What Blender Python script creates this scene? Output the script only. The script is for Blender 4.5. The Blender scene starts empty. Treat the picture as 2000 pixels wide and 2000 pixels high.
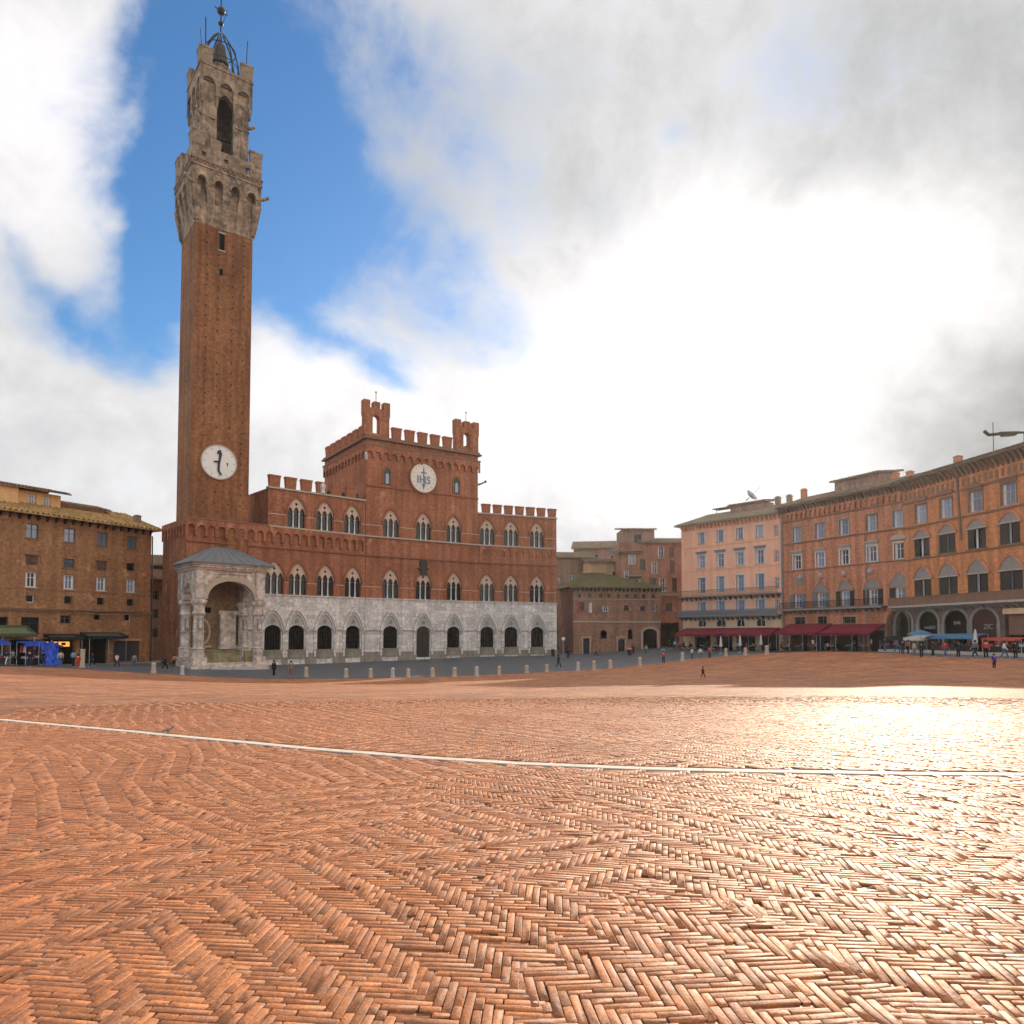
import bpy, math, random
import numpy as np
from mathutils import Vector, Matrix, noise
from mathutils.geometry import delaunay_2d_cdt
rnd = random.Random(7)
SC = bpy.context.scene
COL = SC.collection
PI = math.pi
# ---------------------------------------------------------------- camera model (also used to read plan positions off the survey photo)
F, PPY, PITCH, EYE = 1420.0, 1178.0, math.radians(2.5), 1.6
CP, SP = math.cos(PITCH), math.sin(PITCH)
def ray(px, py):
    yc = (PPY - py) / F
    return Vector(((px - 1000) / F, CP - yc * SP, SP + yc * CP))
class Fac:
    def __init__(s, x, y, deg):
        s.x, s.y, s.a = x, y, math.radians(deg)
        s.d = (math.cos(s.a), math.sin(s.a)); s.i = (-math.sin(s.a), math.cos(s.a))
    def pt(s, u, off=0.0):
        return (s.x + s.d[0] * u + s.i[0] * off, s.y + s.d[1] * u + s.i[1] * off)
# ---------------------------------------------------------------- terrain: the shell shaped square
CTRL = [(0,0,0),(0,10,-.06),(0,20,-.4),(-15,15,-.3),(15,15,-.05),(27,35,-.45),(-25,38,-.95),(0,45,-1.75),(22,60,-1.5),(5,72,-2.75),
 (34,53,-.9),(-47,67,-1.3),(-43.5,73,-1.8),(-38.7,78.5,-2.6),(-29.5,79,-3.1),(-14.9,84.5,-3.4),(-6.1,87,-3.3),(5.7,92,-3.0),(13,94,-2.7),
 (19.6,96.4,-2.1),(26,98,-1.45),(33,93,-.75),(38,90,-.5),(43,82,-.4),(42,73,-.6),(44,62,-.5),
 (-38,86,-2.2),(-41,92,-2.2),(-22,108.8,-2.3),(-5.6,120,-1.9),(7.7,125.6,-1.8),(11,128,-1.75),(27,131,-.6),(31,126,-.7),(41.8,112,-.8),
 (51,94,-.5),(54,76,-.4),(-50,100,-2),(-59,83.5,-1.8),(-60,40,-.3),(-40,0,.3),(0,-40,.5),(50,0,.4),(60,40,0),(-90,90,-1),(-60,140,-1),(0,170,-1),(60,140,-.5),(90,60,0),(-90,-20,0),(90,-60,0)]
_C = np.array(CTRL, float)
def _phi(r): return r * r * np.log(r + 1e-9)
def _solve():
    n = len(_C); P = _C[:, :2]
    K = _phi(np.linalg.norm(P[:, None] - P[None], axis=2)) + np.eye(n) * 12.0
    A = np.zeros((n + 3, n + 3)); A[:n, :n] = K; A[:n, n] = 1; A[:n, n+1:] = P; A[n, :n] = 1; A[n+1:, :n] = P.T
    b = np.zeros(n + 3); b[:n] = _C[:, 2]
    return np.linalg.solve(A, b)
_W = _solve()
def Hn(x, y):
    x = np.asarray(x, float); y = np.asarray(y, float)
    r = np.sqrt((x[..., None] - _C[:, 0])**2 + (y[..., None] - _C[:, 1])**2)
    z = (_phi(r) * _W[:len(_C)]).sum(-1) + _W[len(_C)] + _W[len(_C)+1] * x + _W[len(_C)+2] * y
    far = np.clip((np.hypot(x, y - 50) - 95) / 60, 0, 1)
    far = far * far * (3 - 2 * far)
    return z * (1 - far) + (-1.0) * far
def H(x, y): return float(Hn(x, y))
H0 = H(0, 0)
def ground_at(px, py):
    r = ray(px, py); prev = None; t = 2.0
    while t < 140:
        x, y, z = r.x * t, r.y * t, EYE + r.z * t
        d = z - H(x, y)
        if d < 0:
            a, b = t - .5, t
            for _ in range(14):
                m = (a + b) / 2
                if EYE + r.z * m - H(r.x * m, r.y * m) < 0: b = m
                else: a = m
            return (r.x * b, r.y * b, H(r.x * b, r.y * b))
        t += .5
    t = 100.0
    return (r.x * t, r.y * t, H(r.x * t, r.y * t))
# ---------------------------------------------------------------- materials
MATS = {}
def N(nt, kind, **kw):
    n = nt.nodes.new(kind)
    for k, v in kw.items():
        if k.startswith('i_'):
            key = k[2:]; key = int(key) if key.isdigit() else key.replace('_', ' ')
            n.inputs[key].default_value = v
        else: setattr(n, k, v)
    return n
def base(name, rough=.8, spec=.3):
    m = bpy.data.materials.new(name); m.use_nodes = True
    nt = m.node_tree; b = nt.nodes['Principled BSDF']
    b.inputs['Roughness'].default_value = rough
    b.inputs['Specular IOR Level'].default_value = spec
    MATS[name] = m
    return m, nt, b
def c4(c): return (c[0], c[1], c[2], 1)
def mixc(nt, fac, a, b, mode='MIX'):
    n = nt.nodes.new('ShaderNodeMix'); n.data_type = 'RGBA'; n.blend_type = mode
    for s, v in ((0, fac), (6, a), (7, b)):
        if hasattr(v, 'is_output') or isinstance(v, bpy.types.NodeSocket): nt.links.new(v, n.inputs[s])
        else: n.inputs[s].default_value = v
    return n.outputs[2]
def ramp(nt, fac, p0, p1, c0=(0,0,0,1), c1=(1,1,1,1)):
    r = nt.nodes.new('ShaderNodeValToRGB'); r.color_ramp.elements[0].position = p0; r.color_ramp.elements[1].position = p1
    r.color_ramp.elements[0].color = c0; r.color_ramp.elements[1].color = c1
    nt.links.new(fac, r.inputs[0]); return r.outputs[0]
def plain(name, col, rough=.7, spec=.3, metal=0, noise_s=0, var=.2):
    m, nt, b = base(name, rough, spec)
    b.inputs['Metallic'].default_value = metal
    if noise_s:
        tc = N(nt, 'ShaderNodeTexCoord'); nz = N(nt, 'ShaderNodeTexNoise', i_Scale=noise_s, i_Detail=4.0)
        nt.links.new(tc.outputs['Object'], nz.inputs['Vector'])
        o = mixc(nt, nz.outputs[0], c4([v * (1 - var) for v in col]), c4([v * (1 + var) for v in col]))
        nt.links.new(o, b.inputs['Base Color'])
    else: b.inputs['Base Color'].default_value = c4(col)
    return m
def wall(name, col, alt=None, blotch=.22, bvar=.35, fine=3.0, fvar=.5, streak=.25, course=True, bump=.35, rough=.88, joint=.55, patch=None, patch_amt=.0, courseH=.16, courseW=.5):
    """weathered masonry: blotches, speckle, course lines, vertical weather streaks"""
    m, nt, b = base(name, rough, .25)
    alt = alt or [c * .72 for c in col]
    tc = N(nt, 'ShaderNodeTexCoord'); L = nt.links
    sx = N(nt, 'ShaderNodeSeparateXYZ'); L.new(tc.outputs['Object'], sx.inputs[0])
    add = N(nt, 'ShaderNodeMath', operation='ADD'); L.new(sx.outputs[0], add.inputs[0]); L.new(sx.outputs[1], add.inputs[1])
    cv = N(nt, 'ShaderNodeCombineXYZ'); L.new(add.outputs[0], cv.inputs[0]); L.new(sx.outputs[2], cv.inputs[1])
    n1 = N(nt, 'ShaderNodeTexNoise', i_Scale=blotch, i_Detail=6.0, i_Roughness=.6); L.new(tc.outputs['Object'], n1.inputs['Vector'])
    n2 = N(nt, 'ShaderNodeTexNoise', i_Scale=fine, i_Detail=5.0, i_Roughness=.7); L.new(tc.outputs['Object'], n2.inputs['Vector'])
    o = mixc(nt, ramp(nt, n1.outputs[0], .5 - bvar * .5, .5 + bvar * .5), c4(col), c4(alt))
    o = mixc(nt, fvar, o, ramp(nt, n2.outputs[0], .3, .7, (.45, .45, .45, 1), (1.45, 1.45, 1.45, 1)), 'MULTIPLY')
    if streak:
        mp = N(nt, 'ShaderNodeMapping'); mp.inputs['Scale'].default_value = (1.3, 1.3, .09)
        L.new(tc.outputs['Object'], mp.inputs[0])
        n3 = N(nt, 'ShaderNodeTexNoise', i_Scale=1.0, i_Detail=4.0); L.new(mp.outputs[0], n3.inputs['Vector'])
        o = mixc(nt, streak, o, ramp(nt, n3.outputs[0], .38, .62, (.45, .42, .4, 1), (1.15, 1.15, 1.15, 1)), 'MULTIPLY')
    if patch:
        n4 = N(nt, 'ShaderNodeTexNoise', i_Scale=.55, i_Detail=7.0, i_Roughness=.65); L.new(tc.outputs['Object'], n4.inputs['Vector'])
        o = mixc(nt, ramp(nt, n4.outputs[0], .56 - patch_amt, .64 - patch_amt), o, c4(patch))
    if course:
        br = N(nt, 'ShaderNodeTexBrick', i_Scale=1.0); L.new(cv.outputs[0], br.inputs['Vector'])
        br.inputs['Color1'].default_value = (.8, .8, .8, 1); br.inputs['Color2'].default_value = (1.15, 1.15, 1.15, 1)
        br.inputs['Mortar'].default_value = (.7, .7, .7, 1)
        br.inputs['Brick Width'].default_value = courseW; br.inputs['Row Height'].default_value = courseH
        br.inputs['Mortar Size'].default_value = .012
        o = mixc(nt, joint, o, br.outputs['Color'], 'MULTIPLY')
    L.new(o, b.inputs['Base Color'])
    if bump:
        bp = N(nt, 'ShaderNodeBump', i_Strength=bump, i_Distance=.12); L.new(n2.outputs[0], bp.inputs['Height']); L.new(bp.outputs[0], b.inputs['Normal'])
    return m
wall('palace_brick', (.43,.165,.082), (.31,.115,.058), blotch=.22, streak=.5, fvar=.8, bvar=.28, patch=(.47,.215,.115), patch_amt=-.03, bump=.6)
wall('tower_brick', (.33,.145,.060), (.235,.092,.040), blotch=.16, streak=.6, fine=2.2, fvar=.85, bvar=.28, patch=(.20,.075,.034), patch_amt=-.04, bump=.6)
wall('tower_stone', (.45,.325,.22), (.245,.172,.115), blotch=.5, fine=1.6, fvar=1.0, streak=.45, courseH=.45, courseW=1.0, bump=.9, patch=(.14,.105,.08), patch_amt=.02)
wall('grey_marble', (.72,.655,.60), (.62,.56,.51), blotch=.35, fine=2.6, fvar=.7, streak=.3, courseH=.55, courseW=1.3, bump=.5, joint=.95)
wall('plinth_stone', (.34,.30,.235), (.22,.185,.14), blotch=.6, fine=1.2, courseH=.5, courseW=1.1, fvar=.8)
wall('chapel_marble', (.74,.63,.54), (.38,.30,.235), blotch=.8, fine=1.8, fvar=.9, streak=.45, courseH=.6, courseW=1.2, bump=.7, patch=(.60,.45,.40), patch_amt=.03)
wall('chapel_inner', (.30,.19,.10), (.2,.125,.07), blotch=.6, fine=2, fvar=.6)
wall('relief_stone', (.36,.31,.16), (.16,.13,.07), blotch=1.5, fine=3, fvar=1.0, course=False, bump=1.0)
wall('left_brick', (.39,.20,.098), (.28,.14,.07), blotch=.35, fine=2.5, fvar=.75, streak=.3, bump=.7, patch=(.52,.27,.12), patch_amt=-.02)
wall('left_plaster', (.60,.31,.19), (.5,.26,.16), course=False, streak=.25, fvar=.3)
wall('sunny_plaster', (.72,.45,.22), (.62,.38,.18), course=False, streak=.15, fvar=.25)  # sunlit look of the set-back storey put into the plaster colour
wall('peach_plaster', (.94,.53,.35), (.90,.45,.28), blotch=.2, course=False, fvar=.22, streak=.18, bump=.1, patch=(.72,.36,.26), patch_amt=-.04)
wall('cream_plaster', (.82,.60,.38), (.74,.52,.33), course=False, fvar=.2, streak=.2, bump=.1)
wall('brown_brick', (.62,.26,.145), (.54,.22,.12), blotch=.3, fvar=.7, streak=.5, patch=(.48,.20,.12), patch_amt=-.02)
wall('orange_brick', (.66,.275,.115), (.58,.235,.10), blotch=.3, fvar=.7, streak=.5, patch=(.50,.20,.09), patch_amt=-.02)
wall('arcade_stone', (.215,.16,.115), (.135,.10,.075), blotch=.7, fine=1.4, fvar=.8, courseH=.5, courseW=1.0)
wall('low_brick', (.42,.22,.135), (.28,.14,.095), blotch=.45, fvar=.8, streak=.4, patch=(.40,.23,.15), patch_amt=-.01, bump=.7)
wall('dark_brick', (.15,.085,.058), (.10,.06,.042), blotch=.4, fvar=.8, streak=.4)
wall('tan_brick', (.36,.25,.18), (.29,.2,.145), blotch=.35, fvar=.6, streak=.35)
wall('pink_brick', (.42,.26,.2), (.33,.2,.16), blotch=.3, fvar=.6, streak=.35)
wall('yellow_plaster', (.72,.48,.26), (.62,.42,.24), course=False, fvar=.25, streak=.3)
wall('far_stone', (.36,.31,.26), (.30,.25,.21), blotch=.5, fvar=.6)
def tilemat(name, c1, c2, moss, amt):
    m, nt, b = base(name, .9, .15); L = nt.links
    tc = N(nt, 'ShaderNodeTexCoord')
    v = N(nt, 'ShaderNodeTexVoronoi', i_Scale=2.6); L.new(tc.outputs['Object'], v.inputs['Vector'])
    o = mixc(nt, v.outputs['Color'], c4(c1), c4(c2))
    n = N(nt, 'ShaderNodeTexNoise', i_Scale=.9, i_Detail=8.0, i_Roughness=.7); L.new(tc.outputs['Object'], n.inputs['Vector'])
    o = mixc(nt, ramp(nt, n.outputs[0], .52 - amt, .62 - amt), o, c4(moss))
    L.new(o, b.inputs['Base Color'])
tilemat('roof_tile', (.26,.17,.115), (.15,.105,.075), (.13,.115,.06), .02)
tilemat('mossy_sunlit_tile', (.50,.31,.14), (.28,.16,.07), (.24,.18,.05), .03)  # yellow of sunlit tile caps put into the tile colours, with moss
tilemat('green_roof', (.17,.135,.07), (.10,.085,.045), (.11,.105,.035), .06)
tilemat('pale_tile', (.30,.235,.17), (.2,.155,.11), (.17,.15,.09), .0)
plain('slate_lead', (.135,.14,.145), .6, .4, 0, 2.5, .25)
plain('stone_trim', (.42,.36,.30), .85, .2, 0, 3, .25)
plain('pale_tracery', (.56,.40,.30), .8, .25, 0, 4, .35)
plain('rib_stone', (.60,.52,.44), .75, .3, 0, 9, .35)
plain('white_marble', (.60,.57,.54), .6, .4, 0, 5, .12)
plain('grey_trim', (.27,.245,.235), .85, .2, 0, 2, .3)
plain('brown_trim', (.22,.125,.085), .85, .2, 0, 2, .3)
plain('brick_trim', (.26,.095,.05), .88, .2, 0, 3, .35)
plain('void', (.008,.006,.005), .95, .05)  # near-black that paints the darkness inside openings; also black sign boards
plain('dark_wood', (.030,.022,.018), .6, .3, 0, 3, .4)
plain('door_red', (.055,.018,.014), .6, .3, 0, 3, .3)
plain('shutter_dark', (.030,.028,.027), .6, .3, 0, 6, .4)
plain('shutter_grey', (.16,.175,.19), .6, .3, 0, 6, .2)
plain('frame_white', (.62,.62,.61), .5, .4)
plain('frame_blue', (.30,.36,.44), .5, .4)
plain('frame_dark', (.10,.085,.07), .6, .3)
plain('curtain', (.62,.62,.63), .9, .1, 0, 5, .25)
plain('iron', (.02,.02,.022), .45, .5, .6)
plain('bronze', (.045,.04,.032), .45, .5, .8)
plain('clock_white', (.72,.69,.64), .5, .4, 0, 1.2, .12)
plain('disc_white', (.70,.64,.54), .55, .4, 0, 1.5, .15)
plain('emblem_blue', (.17,.21,.27), .6, .3, 0, 5, .5)
plain('maroon_cloth', (.19,.012,.030), .75, .3, 0, 2, .2)
plain('green_cloth', (.07,.085,.045), .8, .2, 0, 2, .2)
plain('dark_cloth', (.022,.022,.026), .8, .2, 0, 2, .2)
plain('white_cloth', (.62,.58,.5), .8, .2, 0, 2, .15)
plain('blue_cloth', (.09,.21,.36), .7, .3, 0, 2, .2)
plain('blue_tarp', (.006,.06,.42), .4, .5, 0, 3, .25)
plain('travertine', (.44,.34,.25), .8, .3, 0, 5, .35)
plain('travertine_grey', (.42,.39,.36), .8, .3, 0, 5, .35)
plain('rust_metal', (.30,.10,.045), .6, .4, 0, 4, .3)
plain('red_paint', (.52,.07,.05), .45, .5)
plain('orange_paint', (.72,.17,.07), .5, .4)
plain('steel', (.42,.45,.48), .35, .6, .6)
plain('plastic_white', (.70,.72,.74), .5, .4)
plain('sign_green', (.02,.10,.09), .5, .4)
plain('skin', (.52,.31,.22), .6, .4)
plain('hair_dark', (.025,.018,.014), .7, .3)
for n_, c_ in (('black_cloth', (.014,.014,.017)), ('navy_cloth', (.02,.028,.07)), ('purple_cloth', (.085,.022,.26)), ('red_cloth', (.42,.05,.045)), ('pink_cloth', (.62,.40,.40)),
               ('pale_cloth', (.60,.60,.60)), ('teal_cloth', (.10,.30,.36)), ('jeans_cloth', (.07,.10,.17)), ('beige_cloth', (.42,.35,.27)), ('grey_cloth', (.16,.16,.17))):
    plain(n_, c_, .85, .2)
m, nt, b = base('warm_lamp', .5); b.inputs['Base Color'].default_value = (1, .5, .15, 1); b.inputs['Emission Color'].default_value = (1, .38, .06, 1); b.inputs['Emission Strength'].default_value = 1.1
m, nt, b = base('sign_text', .6); b.inputs['Base Color'].default_value = (.34,.34,.35,1)
def glass(name, c, rough, refl=.5):
    m, nt, b = base(name, rough, refl); L = nt.links
    tc = N(nt, 'ShaderNodeTexCoord'); oi = N(nt, 'ShaderNodeObjectInfo')
    n = N(nt, 'ShaderNodeTexNoise', i_Scale=1.3, i_Detail=2.0); L.new(tc.outputs['Object'], n.inputs['Vector'])
    o = mixc(nt, oi.outputs['Random'], c4([v * .55 for v in c]), c4([v * 1.3 for v in c])); L.new(o, b.inputs['Base Color'])
    bp = N(nt, 'ShaderNodeBump', i_Strength=.06, i_Distance=.2); L.new(n.outputs[0], bp.inputs['Height']); L.new(bp.outputs[0], b.inputs['Normal'])
glass('glass', (.055,.065,.085), .12, 1.0)
glass('glass_sky_tint', (.17,.23,.33), .15, 1.0)  # blue of the reflected sky painted into the pane colour
glass('glass_dark', (.012,.012,.014), .2, .35)
# paving
def pavemat(name, near):
    m, nt, b = base(name, .5, .62); L = nt.links
    tc = N(nt, 'ShaderNodeTexCoord')
    big = N(nt, 'ShaderNodeTexNoise', i_Scale=.13, i_Detail=5.0, i_Roughness=.6); L.new(tc.outputs['Object'], big.inputs['Vector'])
    mid = N(nt, 'ShaderNodeTexNoise', i_Scale=1.7, i_Detail=6.0, i_Roughness=.7); L.new(tc.outputs['Object'], mid.inputs['Vector'])
    A, B = ((.47,.160,.040), (.36,.113,.029)) if near else ((.56,.235,.10), (.43,.165,.068))
    o = mixc(nt, ramp(nt, big.outputs[0], .35, .65), c4(A), c4(B))
    o = mixc(nt, ramp(nt, mid.outputs[0], .35, .75), o, (.50,.195,.060,1) if near else (.62,.29,.135,1))
    if near:
        ge = N(nt, 'ShaderNodeNewGeometry')
        r = ramp(nt, ge.outputs['Random Per Island'], 0, 1, (.70,.67,.65,1), (1.18,1.15,1.10,1))
        o = mixc(nt, .9, o, r, 'MULTIPLY')
        dirt = N(nt, 'ShaderNodeTexNoise', i_Scale=14.0, i_Detail=6.0, i_Roughness=.75); L.new(tc.outputs['Object'], dirt.inputs['Vector'])
        o = mixc(nt, .8, o, ramp(nt, dirt.outputs[0], .30, .62, (.42,.37,.34,1), (1.15,1.15,1.15,1)), 'MULTIPLY')
        fine = N(nt, 'ShaderNodeTexNoise', i_Scale=26.0, i_Detail=6.0, i_Roughness=.7); L.new(tc.outputs['Object'], fine.inputs['Vector'])
        pit = N(nt, 'ShaderNodeTexNoise', i_Scale=70.0, i_Detail=5.0, i_Roughness=.8); L.new(tc.outputs['Object'], pit.inputs['Vector'])
        o = mixc(nt, .85, o, ramp(nt, pit.outputs[0], .36, .62, (.40,.35,.33,1), (1.3,1.27,1.22,1)), 'MULTIPLY')
        stn = N(nt, 'ShaderNodeTexNoise', i_Scale=2.6, i_Detail=8.0, i_Roughness=.75); L.new(tc.outputs['Object'], stn.inputs['Vector'])
        o = mixc(nt, ramp(nt, stn.outputs[0], .55, .72, (0,0,0,1), (.55,.55,.55,1)), o, (.16,.105,.075,1))
        bp = N(nt, 'ShaderNodeBump', i_Strength=.8, i_Distance=.012); L.new(fine.outputs[0], bp.inputs['Height']); L.new(bp.outputs[0], b.inputs['Normal'])
        L.new(ramp(nt, dirt.outputs[0], .3, .7, (.50,)*3 + (1,), (.74,)*3 + (1,)), b.inputs['Roughness'])
    else:
        mp = N(nt, 'ShaderNodeMapping'); mp.inputs['Rotation'].default_value = (0, 0, .35); mp.inputs['Scale'].default_value = (1.0, 4.0, 1); L.new(tc.outputs['Object'], mp.inputs[0])
        st = N(nt, 'ShaderNodeTexNoise', i_Scale=3.2, i_Detail=6.0, i_Roughness=.75); L.new(mp.outputs[0], st.inputs['Vector'])
        mp2 = N(nt, 'ShaderNodeMapping'); mp2.inputs['Rotation'].default_value = (0, 0, .35); mp2.inputs['Scale'].default_value = (5.0, 1.0, 1); L.new(tc.outputs['Object'], mp2.inputs[0])
        st2 = N(nt, 'ShaderNodeTexNoise', i_Scale=3.2, i_Detail=6.0, i_Roughness=.75); L.new(mp2.outputs[0], st2.inputs['Vector'])
        mx = N(nt, 'ShaderNodeMath', operation='MULTIPLY'); L.new(st.outputs[0], mx.inputs[0]); L.new(st2.outputs[0], mx.inputs[1])
        o = mixc(nt, .85, o, ramp(nt, mx.outputs[0], .16, .33, (.30,.24,.21,1), (1.3,1.25,1.2,1)), 'MULTIPLY')
        for sc_, lo, hi in ((1.1, (.62,.58,.56,1), (1.22,1.2,1.18,1)), (.35, (.68,.66,.64,1), (1.18,1.16,1.14,1))):
            q_ = N(nt, 'ShaderNodeTexNoise', i_Scale=sc_, i_Detail=9.0, i_Roughness=.78); L.new(tc.outputs['Object'], q_.inputs['Vector'])
            o = mixc(nt, 1.0, o, ramp(nt, q_.outputs[0], .38, .62, lo, hi), 'MULTIPLY')
        bp = N(nt, 'ShaderNodeBump', i_Strength=1.0, i_Distance=.22); L.new(mx.outputs[0], bp.inputs['Height']); L.new(bp.outputs[0], b.inputs['Normal'])
        # joints packed with dark sand: the sheet under the laid bricks
        at = N(nt, 'ShaderNodeAttribute', attribute_name='bed')
        o = mixc(nt, at.outputs['Fac'], o, (.10,.05,.032,1))
        b.inputs['Roughness'].default_value = .68; b.inputs['Specular IOR Level'].default_value = .42
    L.new(o, b.inputs['Base Color'])
pavemat('paving_brick', True); pavemat('paving_far', False)
m, nt, b = base('road_stone', .55, .4); L = nt.links
tc = N(nt, 'ShaderNodeTexCoord'); n = N(nt, 'ShaderNodeTexNoise', i_Scale=.6, i_Detail=6.0); L.new(tc.outputs['Object'], n.inputs['Vector'])
br = N(nt, 'ShaderNodeTexBrick', i_Scale=1.0); L.new(tc.outputs['Object'], br.inputs['Vector'])
br.inputs['Color1'].default_value = (.085,.098,.11,1); br.inputs['Color2'].default_value = (.11,.122,.135,1); br.inputs['Mortar'].default_value = (.05,.055,.06,1)
o = mixc(nt, .5, br.outputs['Color'], ramp(nt, n.outputs[0], .3, .7, (.6,.6,.6,1), (1.3,1.3,1.3,1)), 'MULTIPLY'); L.new(o, b.inputs['Base Color'])
# ---------------------------------------------------------------- mesh collector
class MB:
    def __init__(s): s.v = []; s.f = []
    def add(s, vs, fs):
        k = len(s.v); s.v.extend(tuple(v) for v in vs); s.f.extend(tuple(i + k for i in f) for f in fs); return s
    def box(s, x0, x1, y0, y1, z0, z1):
        return s.add([(x0,y0,z0),(x1,y0,z0),(x1,y1,z0),(x0,y1,z0),(x0,y0,z1),(x1,y0,z1),(x1,y1,z1),(x0,y1,z1)],
                     [(3,2,1,0),(4,5,6,7),(0,1,5,4),(1,2,6,5),(2,3,7,6),(3,0,4,7)])
    def hexa(s, b, t):
        return s.add(list(b) + list(t), [(3,2,1,0),(4,5,6,7),(0,1,5,4),(1,2,6,5),(2,3,7,6),(3,0,4,7)])
    def lathe(s, prof, cx=0, cy=0, n=12, cap=True, a0=0):
        vs = []; fs = []
        for r, z in prof:
            for i in range(n):
                a = a0 + 2 * PI * i / n; vs.append((cx + r * math.cos(a), cy + r * math.sin(a), z))
        for j in range(len(prof) - 1):
            for i in range(n):
                fs.append((j*n+i, j*n+(i+1)%n, (j+1)*n+(i+1)%n, (j+1)*n+i))
        if cap: fs.append(tuple(range(n))[::-1]); fs.append(tuple(range((len(prof)-1)*n, len(prof)*n)))
        return s.add(vs, fs)
    def tube(s, pts, r, n=6, r1=None):
        pts = [Vector(p) for p in pts]; vs = []; fs = []; m = len(pts)
        for j, p in enumerate(pts):
            d = (pts[min(j+1, m-1)] - pts[max(j-1, 0)]).normalized()
            a = d.orthogonal().normalized() if j == 0 else (a0 - d * a0.dot(d)).normalized()
            a0 = a; bb = d.cross(a); rr = r if r1 is None else r + (r1 - r) * j / max(1, m - 1)
            for i in range(n):
                t = 2 * PI * i / n; vs.append(p + a * (rr * math.cos(t)) + bb * (rr * math.sin(t)))
        for j in range(m - 1):
            for i in range(n): fs.append((j*n+i, j*n+(i+1)%n, (j+1)*n+(i+1)%n, (j+1)*n+i))
        fs.append(tuple(range(n))[::-1]); fs.append(tuple(range((m-1)*n, m*n)))
        return s.add(vs, fs)
    def plate(s, loops, y0, y1, map=None):
        """flat slab in the x-z plane bounded by loops (outline and holes, even-odd), between y0 (front) and y1"""
        co = []; ed = []
        for lp in loops:
            k = len(co); co += [Vector((a, b)) for a, b in lp]; ed += [(k + i, k + (i + 1) % len(lp)) for i in range(len(lp))]
        r = delaunay_2d_cdt(co, ed, [], 1, 1e-5)
        V, E2, T = r[0], r[1], r[2]
        def inside(px, pz):
            c = False
            for lp in loops:
                for i in range(len(lp)):
                    x1, z1 = lp[i]; x2, z2 = lp[i-1]
                    if (z1 > pz) != (z2 > pz) and px < (x2 - x1) * (pz - z1) / (z2 - z1) + x1: c = not c
            return c
        keep = []
        for t in T:
            cx = sum(V[i].x for i in t) / len(t); cz = sum(V[i].y for i in t) / len(t)
            if inside(cx, cz): keep.append(tuple(t))
        n = len(V); vs = [(p.x, y0, p.y) for p in V] + [(p.x, y1, p.y) for p in V]; fs = []
        cnt = {}
        for t in keep:
            # front faces look to -y
            a, b_, c_ = V[t[0]], V[t[1]], V[t[2]]
            ccw = (b_.x - a.x) * (c_.y - a.y) - (b_.y - a.y) * (c_.x - a.x) > 0
            t = t if ccw else t[::-1]
            fs.append(t); fs.append(tuple(i + n for i in t[::-1]))
            for i in range(len(t)):
                e = (t[i], t[(i+1) % len(t)]); cnt[e] = 1
        for (a, b_) in list(cnt):
            if (b_, a) not in cnt: fs.append((b_, a, a + n, b_ + n))
        if map: vs = [map(*v) for v in vs]
        return s.add(vs, fs)
    def xf(s, M, start=0):
        for i in range(start, len(s.v)): s.v[i] = tuple(M @ Vector(s.v[i]))
        return s
    def mesh(s, name, mat, smooth=False):
        me = bpy.data.meshes.new(name); me.from_pydata(s.v, [], s.f); me.materials.append(MATS[mat] if isinstance(mat, str) else mat)
        if smooth: me.polygons.foreach_set('use_smooth', [True] * len(me.polygons))
        me.update(); return me
def link(name, me, parent=None, loc=(0,0,0), rz=0, label=None):
    o = bpy.data.objects.new(name, me); COL.objects.link(o); o.parent = parent; o.location = loc; o.rotation_euler = (0,0,rz)
    if label: o['label'] = label
    return o
def part(name, mb, mat, parent, loc=(0,0,0), rz=0, smooth=False, label=None):
    return link(name, mb.mesh(name, mat, smooth), parent, loc, rz, label)
def tag(o, label, cat, group=None):
    o['label'] = label; o['category'] = cat
    if group: o['group'] = group
    return o
def struct(name, me):
    o = link(name, me); o['kind'] = 'structure'; return o
def empty(name, loc, rz, label, cat, group=None):
    o = bpy.data.objects.new(name, None); COL.objects.link(o); o.location = loc; o.rotation_euler = (0,0,rz); o.empty_display_size = .3
    return tag(o, label, cat, group)
def copy_tree(o, parent=None, loc=None, rz=None, label=None):
    c = o.copy(); COL.objects.link(c)
    if parent: c.parent = parent
    if loc is not None: c.location = loc
    if rz is not None: c.rotation_euler = (0,0,rz)
    if label: c['label'] = label
    for ch in list(o.children): copy_tree(ch, c)
    return c
# ---------------------------------------------------------------- outlines
def rect(x0, x1, z0, z1): return [(x0,z0),(x1,z0),(x1,z1),(x0,z1)]
def arch(uc, w, z0, zs, zt, kind='round', n=8):
    """opening outline: springing at zs, crown at zt"""
    h = w / 2; pts = [(uc - h, z0), (uc + h, z0)]
    if kind == 'round':
        for i in range(2 * n + 1):
            a = PI * i / (2 * n); pts.append((uc + h * math.cos(a), zs + (zt - zs) * math.sin(a)))
    else:
        for i in range(n + 1):
            t = i / n; pts.append((uc + h * (1 - t ** 1.55), zs + (zt - zs) * math.sin(t * PI / 2) ** 1.0 * (.25 + .75 * t ** .45) if 0 < t < 1 else (zs if t == 0 else zt)))
        for i in range(n - 1, -1, -1):
            t = i / n; x = 2 * uc - pts[2 + i][0]; pts.append((x, pts[2 + i][1]))
    return pts
def band(outer, inner): return [outer, inner]
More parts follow.
